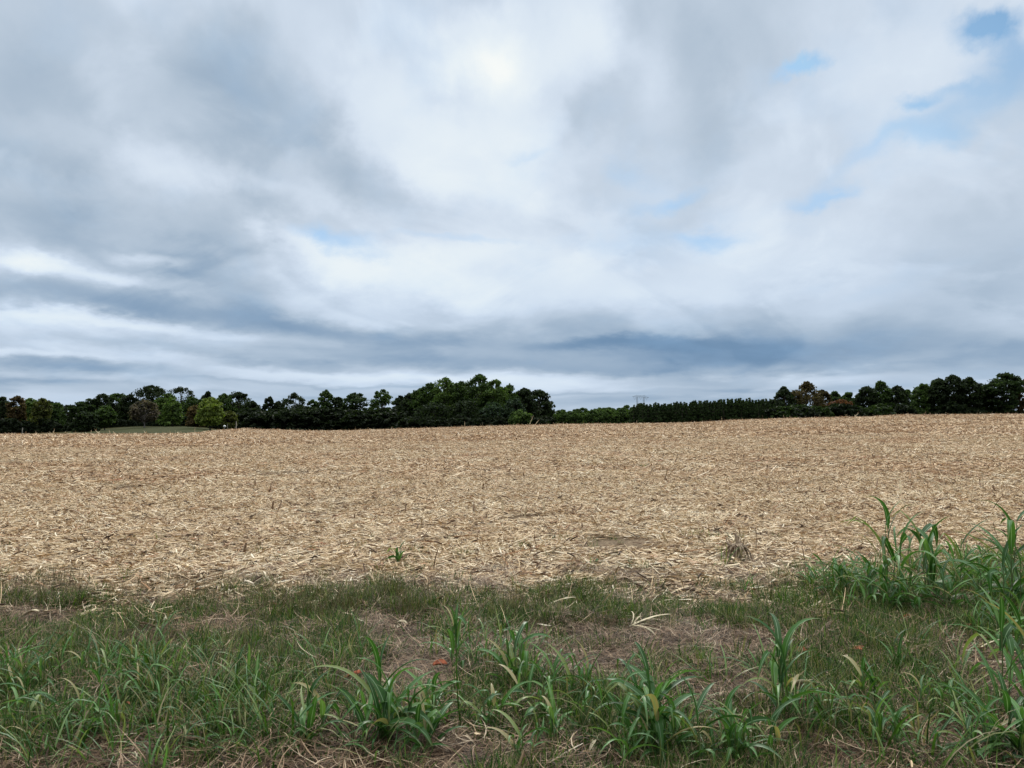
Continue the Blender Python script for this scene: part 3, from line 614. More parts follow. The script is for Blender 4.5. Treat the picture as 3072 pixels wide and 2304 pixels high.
PROF = {
 'round': lambda t: np.clip(1 - np.abs(2 * t - 1) ** 2.8, 0, 1) ** .55,
 'tall': lambda t: np.clip(1 - np.abs(2 * np.clip(t, 0, 1) ** .85 - 1) ** 3, 0, 1) ** .6,
 'spread': lambda t: np.clip(.25 + .9 * np.sin(np.pi * np.clip(t, 0, 1) ** 1.1), 0, 1) ** .8 * np.sqrt(np.clip(1.05 - t ** 4, 0, 1)),
 'full': lambda t: np.sqrt(np.clip(1 - np.clip(t, 0, 1) ** 4.5, 0, 1)) * (.9 + .1 * np.sin(t * 9)),
 'cone': lambda t: np.clip(1 - t, 0.01, 1) ** .52,
 'umbrella': lambda t: np.clip(.15 + 1.1 * t, 0, 1) * np.sqrt(np.clip(1.03 - t ** 5, 0, 1)),
}
def tree_mesh(kind, W, Ht, seed, base=.07, dens=1.0, gaps=.0, leaf=.32, clump=.115, bark=None, per=None):
    g = np.random.default_rng(seed); prof = PROF[kind]
    cb = Ht * base; ch = Ht - cb; nc = int((88 if kind != 'cone' else 40) * dens * (1.0 if ch < W * 1.3 else 1.35))
    t_ = g.random(nc) ** (.85 if kind in ('umbrella', 'spread') else .55 if kind == 'cone' else 1.0); 
    th = g.random(nc) * 6.283; lob = 1 + .09 * np.sin(3 * th + seed) + .06 * np.sin(5 * th + 2 * seed)
    cr_ = W * clump * g.uniform(.6, 1.25, nc) * (.6 + .5 * prof(t_))
    rr = np.maximum(W / 2 * prof(t_) * lob - cr_ * .7, 0) * np.sqrt(g.uniform(.25 if gaps < .2 else .5, 1, nc))
    if kind == 'cone': cr_ = np.maximum(cr_ * (1.05 - t_), .16)
    C = np.stack([rr * np.cos(th), rr * np.sin(th), cb + t_ * ch * .95 - cr_ * .3 * t_], -1)
    C[:, 2] = np.minimum(C[:, 2], Ht - cr_ * .6)
    if kind == 'cone': C = np.vstack([C, [[0, 0, Ht - .1]]]); cr_ = np.append(cr_, .3)
    keep = g.random(len(C)) >= gaps; C, cr_ = C[keep], cr_[keep]
    flat = .45 if kind in ('umbrella',) else .7
    # leaf cards
    per = per or 55; n = len(C) * per; ci = np.repeat(np.arange(len(C)), per)
    d = g.normal(0, 1, (n, 3)); d /= np.linalg.norm(d, axis=1, keepdims=True)
    q = g.random(n) ** .45
    P = C[ci] + d * (cr_[ci] * q)[:, None] * np.array([1.1, 1.1, flat])
    P += g.normal(0, .08, (n, 3))
    nn = d * .6 + g.normal(0, .7, (n, 3)) + [0, 0, .35]; nn /= np.linalg.norm(nn, axis=1, keepdims=True)
    a = np.cross(nn, g.normal(0, 1, (n, 3))); a /= np.linalg.norm(a, axis=1, keepdims=True); b = np.cross(nn, a)
    sz = (leaf * g.uniform(.5, 1.3, n))[:, None]; e = g.uniform(.4, .8, n)[:, None]
    V = np.stack([P - a * sz, P - b * sz * e, P + a * sz, P + b * sz * e], 1).reshape(-1, 3); V[:, 2] = np.maximum(V[:, 2], .05)
    Q = np.arange(n * 4).reshape(-1, 4)
    crown = mesh_np('crown', V, Q, [m_leafy], smooth=False)
    tr = []; tr_r = max(.12, Ht * .022)
    top = Ht * (.93 if kind == 'cone' else .78); zz = np.linspace(-.6, top, 9); bx = np.cumsum(g.normal(0, .012 * Ht, 9)) * .5; by = np.cumsum(g.normal(0, .012 * Ht, 9)) * .5
    bx[:2] = 0; by[:2] = 0; tp = np.stack([bx, by, zz], -1); tr.append(tube(tp, tr_r * np.array([1.5, 1.1, 1, .9, .8, .68, .5, .34, .15]), 7))
    for k in range(min(len(C), 26 if kind != 'cone' else 12)):
        c = C[k]; h0 = np.clip(c[2] * g.uniform(.45, .8), Ht * .12, top * .95); s = np.array([np.interp(h0, zz, bx), np.interp(h0, zz, by), h0])
        mid = (s + c) / 2 + [0, 0, -.06 * np.linalg.norm(c - s)] + g.normal(0, .15, 3); rad = tr_r * (1 - h0 / Ht) * .5 + .03
        tr.append(tube([s, s * .5 + mid * .5, mid, mid * .5 + c * .5, c], np.linspace(rad, .02, 5), 5))
    j = join(tr); trunk = mesh_np('trunk', j[0], j[1], [bark or m_bark], j[2])
    return trunk, crown
def plant_tree(name, x, y, trunk, crown, color, label, cat, group, rz=0, scale=(1, 1, 1), sink=.1):
    root = empty(name, (x, y, float(H(x, y)) - sink), rz); root.scale = scale; tag(root, label, cat, group)
    a = link('trunk', trunk, root); b = link('crown', crown, root); b.color = (*color, 1); return root
def XY(px, Y): return (px - 1536) / F * Y * 1.0012, Y
def tree_at(px, top, wpx, Y, kind, color, label, group='trees', name='tree', cat='tree', **k):
    x, y = XY(px, Y); zt = EYE + Y * (1265 - top) / F; zb = float(H(x, y)); Ht = zt - zb; W = wpx * 1.36 / F * Y
    tr, cr2 = tree_mesh(kind, W, Ht + .1, k.pop('seed', int(px)), **k)
    return plant_tree(name, x, y, tr, cr2, color, label, cat, group)
DK = (.020, .032, .014); MD = (.042, .072, .022); LG = (.066, .108, .030); YG = (.125, .165, .040); BR = (.078, .056, .028); RD = (.120, .055, .034); BG = (.034, .056, .036); PN = (.030, .050, .020); GY = (.085, .072, .065); OL = (.075, .085, .028)
LW = 'trees of the wood behind the lawn on the left'; MW = 'trees in the low line between the left wood and the big clump'; CW = 'trees of the big dense clump at the centre'; RW = 'trees along the right side of the field'
T = [ # px, top, width px, depth, kind, colour, extra, label, group
 (10,1186,60,222,'tall',DK,{},'dark tree cut by the left edge of the picture',LW),
 (52,1184,46,214,'full',BR,{},'rusty brown tinged tree second from the left edge of the wood',LW),
 (92,1192,50,226,'round',LG,{'gaps':.15},'loose topped light green tree left of the olive one',LW),
 (128,1192,52,208,'full',OL,{},'olive yellow tree in the left end of the wood',LW),
 (166,1203,56,214,'full',MD,{},'mid green rounded tree below the dip in the left wood',LW),
 (150,1199,60,240,'spread',DK,{'gaps':.1},'dark flat topped tree behind the olive one at the left',LW),
 (205,1213,60,236,'round',DK,{},'lowest dark tree in the dip of the left skyline',LW),
 (240,1202,56,232,'umbrella',PN,{'gaps':.1},'dark layered pine rising right of the dip in the left skyline',LW),
 (275,1190,60,228,'umbrella',PN,{'gaps':.1},'layered pine with a small point at its top right of the dip',LW),
 (262,1232,62,168,'full',DK,{'base':.03},'bushy dark tree standing on the lawn with foliage to the ground',LW),
 (318,1216,46,172,'round',MD,{'base':.2},'small lawn tree with a forked dark trunk and green crown',LW),
 (310,1178,56,230,'round',DK,{'gaps':.15},'dark tree with holes in its top, left of the tall airy tree',LW),
 (352,1172,56,234,'round',MD,{'gaps':.2},'airy dark tree just left of the tall airy tree',LW),
 (392,1180,50,230,'round',DK,{'gaps':.1},'shorter tree against the left side of the tall airy tree',LW),
 (455,1152,88,232,'round',DK,{'gaps':.15,'base':.25,'leaf':.30,'dens':1.3},'tallest airy tree of the left wood with sky showing through it',LW),
 (436,1200,64,176,'round',GY,{'gaps':.4,'base':.24,'bark':1},'greyish half bare tree standing on the lawn',LW),
 (505,1178,60,205,'tall',LG,{},'bright green tree right of the tall airy one',LW),
 (545,1157,66,236,'round',DK,{'gaps':.35,'leaf':.26,'base':.3},'thin topped tree with nearly bare twigs above the bright green tree',LW),
 (520,1196,50,196,'full',LG,{},'leafy green tree at the lawn edge below the thin topped tree',LW),
 (578,1186,54,226,'round',MD,{},'mid green tree between the thin topped tree and the yellow green one',LW),
 (590,1215,50,196,'full',BR,{},'brownish tree beside the yellow green lawn tree',LW),
 (633,1190,66,178,'tall',YG,{'base':.16},'bright yellow green tree standing at the lawn edge',LW),
 (625,1171,54,232,'spread',DK,{'gaps':.15},'dark flat topped tree behind the yellow green one',LW),
 (672,1178,52,228,'round',MD,{},'dark green tree right of the yellow green one',LW),
 (690,1232,40,186,'round',OL,{'base':.15},'small olive tree right of the yellow green one on the lawn',LW),
 (715,1168,62,234,'round',DK,{'gaps':.2},'last high tree at the right end of the left wood',LW),
 (757,1199,52,228,'round',DK,{},'low dark tree right of the last high tree of the left wood',LW),
 (808,1186,36,222,'round',DK,{'gaps':.15},'small round tree with a knobbly top left of the broad round tree',MW),
 (836,1200,34,224,'round',DK,{'gaps':.15},'narrow tree tucked against the broad round tree',MW),
 (885,1173,88,224,'spread',DK,{'gaps':.2,'dens':1.3},'broad evenly rounded tree in the low line left of the clump',MW),
 (938,1196,36,226,'round',MD,{'gaps':.25},'small loose tree right of the broad round tree',MW),
 (980,1164,46,222,'tall',MD,{'gaps':.1},'upright narrow tree, tallest in the low line',MW),
 (1015,1188,44,222,'round',DK,{},'squat tree between the upright tree and the umbrella shaped pine',MW),
 (1068,1176,80,222,'umbrella',PN,{'gaps':.18,'dens':1.2,'base':.3},'umbrella shaped pine with sky under its branches',MW),
 (1145,1163,62,220,'round',MD,{'gaps':.2},'open crowned tree just left of the big clump',MW),
 (1200,1180,36,216,'tall',DK,{'gaps':.1},'small pointed tree at the left foot of the big clump',CW),
 (1232,1176,60,212,'full',DK,{},'low leafy tree at the left slope of the big clump',CW),
 (1262,1160,70,208,'full',MD,{},'second tree up the left slope of the big clump',CW),
 (1292,1143,70,204,'full',MD,{},'third tree up the left slope of the big clump',CW),
 (1335,1126,90,202,'full',LG,{},'lighter green high tree left of the clump peak',CW),
 (1384,1136,66,200,'full',MD,{'gaps':.08},'tree in the notch left of the clump peak',CW),
 (1438,1117,92,196,'full',MD,{'dens':1.3},'highest tree at the peak of the big clump',CW),
 (1486,1134,80,194,'full',LG,{},'green tree on the right shoulder of the clump peak',CW),
 (1524,1147,66,198,'full',MD,{},'tree stepping down right of the clump shoulder',CW),
 (1545,1190,60,182,'full',BG,{'leaf':.3},'silvery blue green tree low on the right of the big clump',CW),
 (1560,1228,64,176,'full',LG,{},'low green bush like tree at the right foot of the big clump',CW),
 (1572,1160,66,200,'round',DK,{'base':.05},'dark tree near the right end of the big clump',CW),
 (1612,1164,84,204,'round',DK,{'gaps':.08,'dens':1.3,'base':.04},'rounded dark tree ending the big clump on the right',CW),
 (1644,1205,30,206,'round',DK,{},'small tree against the right end of the big clump',CW),
 (1400,1200,110,186,'full',DK,{},'front tree low at the centre of the big clump',CW),
 (1300,1205,100,190,'full',DK,{},'front tree low on the left of the big clump',CW),
 (1480,1205,90,184,'full',BG,{},'front tree low on the right of the big clump',CW),
 (1920,1207,30,330,'round',DK,{'gaps':.1},'dark round tree in front of the foot of the pylon',RW),
 (1913,1213,14,326,'cone',DK,{},'thin dark tree just left of the foot of the pylon',RW),
 (2350,1155,62,190,'spread',DK,{'gaps':.08},'dark round tree standing left of the russet broad tree',RW),
 (2420,1141,98,190,'spread',(.062,.048,.024),{'dens':1.3,'gaps':.05},'broad russet tinged tree on the right side of the field',RW),
 (2465,1165,46,192,'round',(.062,.048,.024),{'gaps':.15},'russet tree touching the right side of the broad russet one',RW),
 (2504,1172,34,196,'round',MD,{'gaps':.4,'base':.35},'thin sparse tree right of the broad russet one',RW),
 (2520,1196,80,188,'round',RD,{},'reddish brown low tree between the sparse trees',RW),
 (2546,1175,34,194,'round',MD,{'gaps':.35,'base':.35},'sparse tree above the reddish brown one',RW),
 (2598,1154,66,184,'full',DK,{},'dark tree left of the high pair on the right',RW),
 (2643,1137,54,184,'tall',MD,{},'upright tree, high point of the middle right group',RW),
 (2690,1153,54,186,'round',DK,{},'shorter tree right of the upright one',RW),
 (2722,1166,50,188,'round',MD,{'gaps':.15},'loose tree in the gap before the tall right group',RW),
 (2767,1145,56,178,'tall',MD,{'base':.03,'dens':1.4},'tree with a pointed top left of the tall right group',RW),
 (2815,1130,66,176,'full',DK,{'base':.03,'dens':1.4},'dark tree on the left of the tall right group',RW),
 (2858,1119,74,174,'full',DK,{'base':.03,'dens':1.5},'high tree in the tall right group',RW),
 (2908,1128,72,174,'full',DK,{'base':.03,'dens':1.4},'wide flat topped tree in the tall right group',RW),
 (2955,1148,50,176,'full',PN,{'base':.14},'lower tree with bright sky gaps beneath it, left of the rightmost pine',RW),
 (3015,1112,96,172,'umbrella',PN,{'dens':1.6,'base':.08},'rightmost broad dark pine with a domed top',RW),
 (3062,1132,60,174,'round',BR,{'gaps':.1},'brownish tree cut by the right edge of the picture',RW),
]
for (px, top, w, Yd, kind, colr, ex, lab, grp) in T:
    ex = dict(ex)
    if ex.get('bark'): ex['bark'] = m_barkp
    tree_at(px, top, w, Yd, kind, colr, lab, grp, name='pine_tree' if kind in ('umbrella',) else 'tree', **ex)

# filler trees deeper in the woods and low shrubs at their feet: copies of a few built ones
fill = [tree_mesh('full', 9, 9, 50 + i, base=.03) for i in range(4)]
shr = [tree_mesh('full', 5, 4, 70 + i, base=.01, dens=.7, per=90, leaf=.28) for i in range(4)]
g = np.random.default_rng(21)
SKX = [0, 60, 130, 205, 260, 330, 400, 560, 720, 790, 850, 1100, 1200, 1300, 1440, 1560, 1640]
SKY_ = [1196, 1196, 1208, 1222, 1210, 1195, 1192, 1192, 1190, 1215, 1222, 1222, 1195, 1160, 1135, 1170, 1200]
for px in np.arange(-60, 1640, 26):
    for row in range(2):
        Yd = 236 + row * 12 + g.uniform(-4, 4); pxx = px + g.uniform(-8, 8); top = np.interp(pxx, SKX, SKY_) + 14 + g.uniform(0, 14) - row * 4
        if 1180 < pxx < 1640: Yd = 214 + row * 10
        x, y = XY(pxx, Yd); hgt = EYE + Yd * (1265 - top) / F - float(H(x, y)); k = g.integers(0, 4)
        s = hgt / 9; plant_tree('tree', x, y, *fill[k], DK if g.random() < .6 else MD, 'dark leafy tree filling the depth of the wood behind the front trees', 'tree', 'filler trees in the wood', g.random() * 6.28, (s, s, s))
def shrub(pxx, Yd, hpx, col_, lab, grp, wide=1.0, toppx=None):
    x, y = XY(pxx, Yd); zt = EYE + Yd * (1265 - toppx) / F; hgt = max(.8, zt - float(H(x, y))); col_ = tuple(c_ * .6 for c_ in col_); k = g.integers(0, 4); s = hgt / 4  # colour darkened further, putting the woods' interior shade into the shrubs
    plant_tree('shrub', x, y, *shr[k], col_, lab, 'shrub', grp, g.random() * 6.28, (s * wide, s * wide, s))
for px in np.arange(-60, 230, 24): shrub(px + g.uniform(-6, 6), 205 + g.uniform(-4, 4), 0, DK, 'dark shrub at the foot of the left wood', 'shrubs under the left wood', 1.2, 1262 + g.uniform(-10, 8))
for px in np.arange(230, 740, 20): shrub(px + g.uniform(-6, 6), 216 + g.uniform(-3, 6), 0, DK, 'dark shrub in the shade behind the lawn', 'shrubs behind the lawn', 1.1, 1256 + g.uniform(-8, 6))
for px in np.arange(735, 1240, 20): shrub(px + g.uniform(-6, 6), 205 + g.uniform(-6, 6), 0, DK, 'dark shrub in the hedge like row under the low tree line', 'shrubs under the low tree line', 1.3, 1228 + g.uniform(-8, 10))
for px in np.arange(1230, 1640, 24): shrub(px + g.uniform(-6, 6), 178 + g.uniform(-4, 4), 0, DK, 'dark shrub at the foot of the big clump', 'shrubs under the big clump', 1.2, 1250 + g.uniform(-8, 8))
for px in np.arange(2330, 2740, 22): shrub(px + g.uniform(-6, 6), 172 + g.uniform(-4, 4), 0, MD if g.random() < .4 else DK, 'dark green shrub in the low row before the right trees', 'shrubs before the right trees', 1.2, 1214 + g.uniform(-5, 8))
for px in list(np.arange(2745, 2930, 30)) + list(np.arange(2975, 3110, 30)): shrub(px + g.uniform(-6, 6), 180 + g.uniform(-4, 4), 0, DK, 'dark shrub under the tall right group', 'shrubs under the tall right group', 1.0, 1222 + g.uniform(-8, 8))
# middle distance: low leafy trees right of the clump, then the pine plantation
for i, px in enumerate(np.arange(1630, 1960, 15)):
    for row in range(2):
        Yd = 330 + row * 14 + g.uniform(-4, 4); pxx = px + g.uniform(-6, 6); top = np.interp(pxx, [1640, 1700, 1800, 1900, 1960], [1229, 1226, 1219, 1213, 1213]) + g.uniform(-2, 8) + (1 - row) * 9
        x, y = XY(pxx, Yd); hgt = EYE + Yd * (1265 - top) / F - float(H(x, y)); s = hgt / 9; k = g.integers(0, 4)
        plant_tree('tree', x, y, *fill[k], LG if g.random() < .5 else MD, 'low green leafy tree in the distant line between the big clump and the pylon', 'tree', 'distant low trees left of the pylon', g.random() * 6.28, (s, s, s))
pines = [tree_mesh('cone', 6.4, 9, 90 + i, base=.02, per=110, leaf=.15, clump=.15, dens=1.3) for i in range(5)]
for row in range(3):
    for px in np.arange(1900 if row else 1930, 2345, 8.5 if row == 2 else 10.5):
        Yd = 262 + row * 9 + g.uniform(-2, 2); pxx = px + g.uniform(-3, 3); top = np.interp(pxx, [1900, 2000, 2100, 2200, 2345], [1214, 1210, 1203, 1197, 1199]) + g.normal(-.5, 1.8) + (2 - row) * 3
        x, y = XY(pxx, Yd); hgt = EYE + Yd * (1265 - top) / F - float(H(x, y)); s = hgt / 9; k = g.integers(0, 5)
        plant_tree('pine_tree', x, y, *pines[k], PN, 'young dark pine in the even plantation along the crest right of the pylon', 'tree', 'pines of the plantation', g.random() * 6.28, (s, s, s))

# ------------------------------------------------------------------ far pylon
m_steel, t, o = mat('galvanised_steel')
f = noise_node(t, .5, 3); c = ramp_node(t, f, [(.3, (.22, .25, .28)), (.7, (.32, .35, .38))]); principled(t, o, c, .6, .4)
def pylon():
    Yd = 620.; x, y = XY(1922, Yd); zb = -1.0; sc = Yd / F
    root = empty('pylon', (x, y, zb)); tag(root, 'distant steel lattice pylon with one wide crossarm above the tree line', 'pylon')
    def P(px, py, dy=0): return np.array([(px - 1922) * sc, dy, EYE + (1265 - py) * sc - zb])
    def bar(a, b, r=.13): return tube([a, (a + b) / 2, b], r * .62, 4)
    yt = 1191; yb = 1187
    arm = []
    for dy in (-.8, .8):
        arm += [bar(P(1897, yt - 1, 0), P(1946, yt + 1, 0), .20), bar(P(1905, yb, dy), P(1938, yb + 1, dy), .13)]
    xs = np.linspace(1905, 1938, 12)
    for i in range(11): arm.append(bar(P(xs[i], yt if i % 2 else yb, .6), P(xs[i + 1], yb if i % 2 else yt, .6), .07))
    arm += [bar(P(1897, yt - 1), P(1905, yb), .09), bar(P(1938, yb + 1), P(1946, yt + 1), .09)]
    for px in (1910, 1932): arm += [bar(P(px, yb), P(px, 1184), .14)]
    j = join(arm); link('crossarm', mesh_np('crossarm', j[0], j[1], [m_steel]), root)
    for px, qx in ((1911, 1917), (1931, 1925)):
        leg = []
        zb_ = P(px, 1265)
        for dx in (-1.6, 1.6):
            for dy in (-1.1, 1.1):
                leg.append(bar(P(px + dx, yt, dy), np.array([P(px, 0)[0] + dx * sc * .9, dy, 0]), .13))
        z0 = P(px, yt)[2]; zz = np.linspace(z0, 0, 13)
        for i in range(12):
            s_ = 1 if i % 2 else -1
            leg.append(bar(np.array([P(px, 0)[0] - s_ * 1.6 * sc, 0, zz[i]]), np.array([P(px, 0)[0] + s_ * 1.6 * sc, 0, zz[i + 1]]), .06))
        j = join(leg); link('leg', mesh_np('leg', j[0], j[1], [m_steel]), root)
    for cx in (1904, 1921.5, 1939):
        ins = [bar(P(cx - 4, yt + 1), P(cx, 1199), .12), bar(P(cx + 4, yt + 1), P(cx, 1199), .12)]
        j = join(ins); link('insulator', mesh_np('insulator', j[0], j[1], [m_steel]), root)
pylon()

# ------------------------------------------------------------------ posts by the lawn
m_post, t, o = mat('weathered_post'); f = noise_node(t, 6, 4); c = ramp_node(t, f, [(.3, (.22, .20, .17)), (.7, (.42, .39, .34))]); principled(t, o, c, .9, .1)
m_white, t, o = mat('white_plastic'); f = noise_node(t, 6, 4); c = ramp_node(t, f, [(.3, (.62, .62, .60)), (.7, (.78, .78, .76))]); principled(t, o, c, .5, .3)
def post(name, px, y0, y1, Yd, lean, label, rad=.06, box=False):
    x, y = XY(px, Yd); zg = float(H(x, y)); zt = EYE + Yd * (1265 - y0) / F
    root = empty(name, (x, y, zg)); tag(root, label, 'post')
    h = zt - zg
    pts = [np.array([lean * q * h, 0, h * q - (.2 if q == 0 else 0)]) for q in np.linspace(0, 1, 5)]
    j = tube(pts, np.array([1.1, 1, 1, 1, .85]) * rad, 8); link('pole', mesh_np('pole', j[0], j[1], [m_post]), root)
    if box:
        b = join([tube([np.array([0, 0, h - .35]), np.array([0, 0, h - .34]), np.array([0, 0, h - .1]), np.array([0, 0, h + .05]), np.array([0, 0, h + .12])], np.array([.02, .26, .28, .24, .02]), 8)])
        link('top', mesh_np('top', b[0], b[1], [m_white]), root)
post('fence_post', 70, 1283, 0, 101, .06, 'thin pale leaning post at the left crest of the field', .05)
post('fence_post', 711, 1264, 0, 146, 0, 'slim weathered post where the lawn meets the field', .08)
post('marker_post', 676, 1277, 0, 165, 0, 'short post with a rounded white top standing on the lawn', .06, True)
post('fence_post', 686, 1271, 0, 168, -.05, 'faint thin post between the white topped marker and the slim weathered post', .04)

# ------------------------------------------------------------------ loose pieces on the ground (things)
def solid_mat(name, c0, c1, scale=30, rough=.75):
    m, t, o = mat(name); f = noise_node(t, scale, 5); c = ramp_node(t, f, [(.3, c0), (.7, c1)]); principled(t, o, c, rough, .25, f, .3, .004); return m
m_husk = solid_mat('pale_husk', (.36, .29, .17), (.66, .58, .41), 18); m_red = solid_mat('orange_husk', (.16, .045, .022), (.42, .12, .055), 60)
m_stalk = solid_mat('dry_stalk', (.33, .24, .14), (.60, .49, .32)); m_dstalk = solid_mat('brown_stalk', (.12, .075, .045), (.28, .18, .11)); m_root = solid_mat('grey_root', (.10, .065, .042), (.42, .32, .22), 45)
def husk(name, px, py, wpx, label, m, n=3, wide=.035, seed=0, spread=.6, az0=1.5, cat='corn husk', grp=None, lift=.5):
    x, y, z = ground_at(px, py); d = math.hypot(x, y); L_ = wpx / F * d; g = np.random.default_rng(7000 + seed)
    P = np.tile([-L_ / 2 * math.sin(az0), -L_ / 2 * math.cos(az0), .04], (n, 1)) + g.normal(0, .008, (n, 3))
    v = ribbons(n, P, az0 + g.normal(0, spread * .5, n), np.abs(g.normal(lift * .5, .15, n)), -np.abs(g.normal(lift * 1.6, .4, n)), g.normal(0, .5, n), L_ * g.uniform(.7, 1.1, n), wide * g.uniform(.5, 1.1, n), 8, lambda s: .25 + .85 * math.sin(math.pi * min(1, s * .9 + .08)), 2, .7, g.normal(0, .5, n))
    v[0][:, 2] = np.maximum(v[0][:, 2], .012)
    # thickness
    me = mesh_np(name, v[0], v[1], [m], v[2]); ob = link(name, me, None, (x, y, z)); so = ob.modifiers.new('thick', 'SOLIDIFY'); so.thickness = .0015
    tag(ob, label, cat, grp); return ob
more = [
 (2520,1790,120,18,5,.2,.016,1.1,-1.7,'narrow leaved grass clump between the low bushy clump and the stubble'),
 (2610,1835,120,16,5,.16,.022,1.05,-1.9,'leafy grass skirt in front of the tallest clump'),
 (2720,1840,150,18,5,.14,.026,1.1,-2.0,'grass clump with hanging leaves between the two tall clumps'),
 (2745,1790,150,8,3,.10,.028,1.3,-1.7,'thin grass shoots between the two tall clumps, farther back'),
 (2590,1780,120,8,3,.12,.022,1.2,-1.6,'slender grass shoots rising behind the low bushy clump'),
 (2850,1840,130,16,5,.14,.024,1.1,-1.9,'grass clump at the foot of the slim plant with one wide leaf'),
 (2990,1810,140,12,4,.14,.028,1.0,-1.7,'grass clump with crossing leaves just left of the tall one at the right edge'),
 (2905,1745,120,14,5,.18,.018,1.0,-1.6,'fine sprawling grass behind the long sideways leaves'),
 (1290,2200,170,14,4,.10,.026,1.2,-1.9,'broad leaved clump right of the large foreground clump'),
 (1480,2200,150,14,4,.12,.024,1.1,-1.9,'leafy clump in the bottom middle between two broad clumps'),
 (1660,2230,150,14,4,.12,.024,1.15,-1.9,'arching clump in the bottom middle right of the short wide leaves'),
 (1760,2190,140,12,4,.12,.022,1.2,-1.8,'thin leaved clump left of the upright cream husk'),
 (300,2190,140,16,5,.16,.016,1.1,-1.8,'bright thin leaved clump in the lower left foreground'),
 (80,2200,140,16,5,.14,.018,1.05,-1.8,'leafy clump close to the bottom left corner'),
 (480,2110,130,14,4,.12,.016,1.1,-1.8,'arching clump right of the two pale arching leaves'),
]
for i, (px, py, hp, nl, ns, sp, wd, le, dr, lab) in enumerate(more): grass_plant('grass_clump', px, py, hp, lab, nl, ns, sp, wd, le, dr, 100 + i)
HK = [
 (1965,1895,150,m_husk,9,.013,1.1,1.45,'ragged pale corn husk splayed on the green grass right of centre'),
 (1690,1842,110,m_husk,8,.015,1.0,1.9,'small pale husk in the grass, left of the ragged splayed one'),
 (2395,2090,120,m_husk,4,.045,.7,1.7,'broad curled cream husk lying beside orange pieces in the lower right'),
 (1785,2265,80,m_husk,2,.045,.3,.4,'cream husk standing nearly upright at the bottom edge'),
 (972,2205,85,m_husk,1,.035,.3,.7,'single cream leaf leaning up beside the two broad green leaves'),
 (1205,1895,60,m_husk,2,.022,.5,2.4,'thin pale husk curl at the left of the verge middle'),
 (462,1835,60,m_husk,1,.016,.4,.2,'thin white leaf standing up in the left verge'),
 (485,1880,40,m_husk,1,.014,.4,2.6,'short white leaf just below the thin standing one'),
 (95,1870,60,m_husk,2,.035,.5,1.4,'pale twisted husk in the grass at the far left'),
 (780,1978,24,m_husk,1,.028,.3,1.0,'tiny white husk flake in the olive grass'),
 (2135,1945,70,m_husk,1,.022,.4,.9,'slim pale arched leaf on the brown thatch'),
 (1765,1925,80,m_stalk,1,.014,.2,1.0,'straight tan leaf strip on the thatch near centre'),
 (2990,1975,110,m_husk,2,.022,.4,1.5,'long pale husk strip near the right edge'),
 (2980,1890,50,m_husk,1,.030,.3,.8,'small white husk beside a red piece near the right edge'),
 (2360,1815,80,m_husk,2,.02,.4,1.9,'pale husk scraps at the straw edge before the tall grass'),
 (2535,2010,60,m_husk,1,.02,.3,.2,'upright cream sliver among lower right grass'),
 (3000,2110,40,m_husk,1,.02,.3,.1,'short cream sliver far right in the foreground'),
 (2265,1785,34,m_red,2,.040,.6,1.2,'orange husk piece on the straw edge right of centre'),
 (2722,1873,34,m_red,2,.036,.6,1.2,'orange piece under the tall grass clumps'),
 (2948,1884,46,m_red,3,.040,.6,1.4,'deep red piece near the right edge beside a white husk'),
 (2905,1897,40,m_red,2,.022,.6,1.6,'thin red strip left of the deep red piece'),
 (2407,1972,34,m_red,3,.028,.6,1.4,'orange piece on brown thatch above the cream husk'),
 (2575,1972,44,m_red,2,.030,.6,2.6,'orange brown piece with a pale end in the lower right'),
 (2440,2105,55,m_red,3,.036,.6,1.7,'orange leaf pieces tucked under the broad cream husk'),
 (2403,2133,44,m_red,2,.030,.6,2.3,'orange piece just below the broad cream husk'),
 (1322,2020,44,m_red,2,.040,.5,1.5,'orange brown cob scrap on thatch left of centre'),
 (2885,1838,28,m_red,2,.030,.6,1.3,'small dull red piece near the base of the right grass'),
 (2950,1842,30,m_red,2,.028,.6,1.5,'second dull red piece farther right under the grass'),
 (1060,2055,60,m_red,2,.018,.6,1.6,'rusty leaf strip at the left of the large foreground clump'),
 (380,2145,44,m_red,2,.018,.6,2.2,'orange tan leaf curl in the lower left grass'),
 (660,1800,50,m_red,2,.034,.6,2.2,'yellow brown leaf at the straw edge on the left'),
 (980,1640,70,m_red,2,.016,.4,1.6,'reddish leaf strip lying on the stubble left of centre'),
 (1020,1565,60,m_red,2,.018,.4,1.5,'red brown leaf on the stubble just behind the reddish strip'),
]
for i, (px, py, w, m, n, wd, sp, a0, lab) in enumerate(HK): husk('corn_leaf' if m is m_red else 'corn_husk', px, py, w, lab, m, n, wd, i, sp, a0, cat='corn leaf' if m is m_red else 'corn husk', lift=.9 if a0 < .75 else .4)

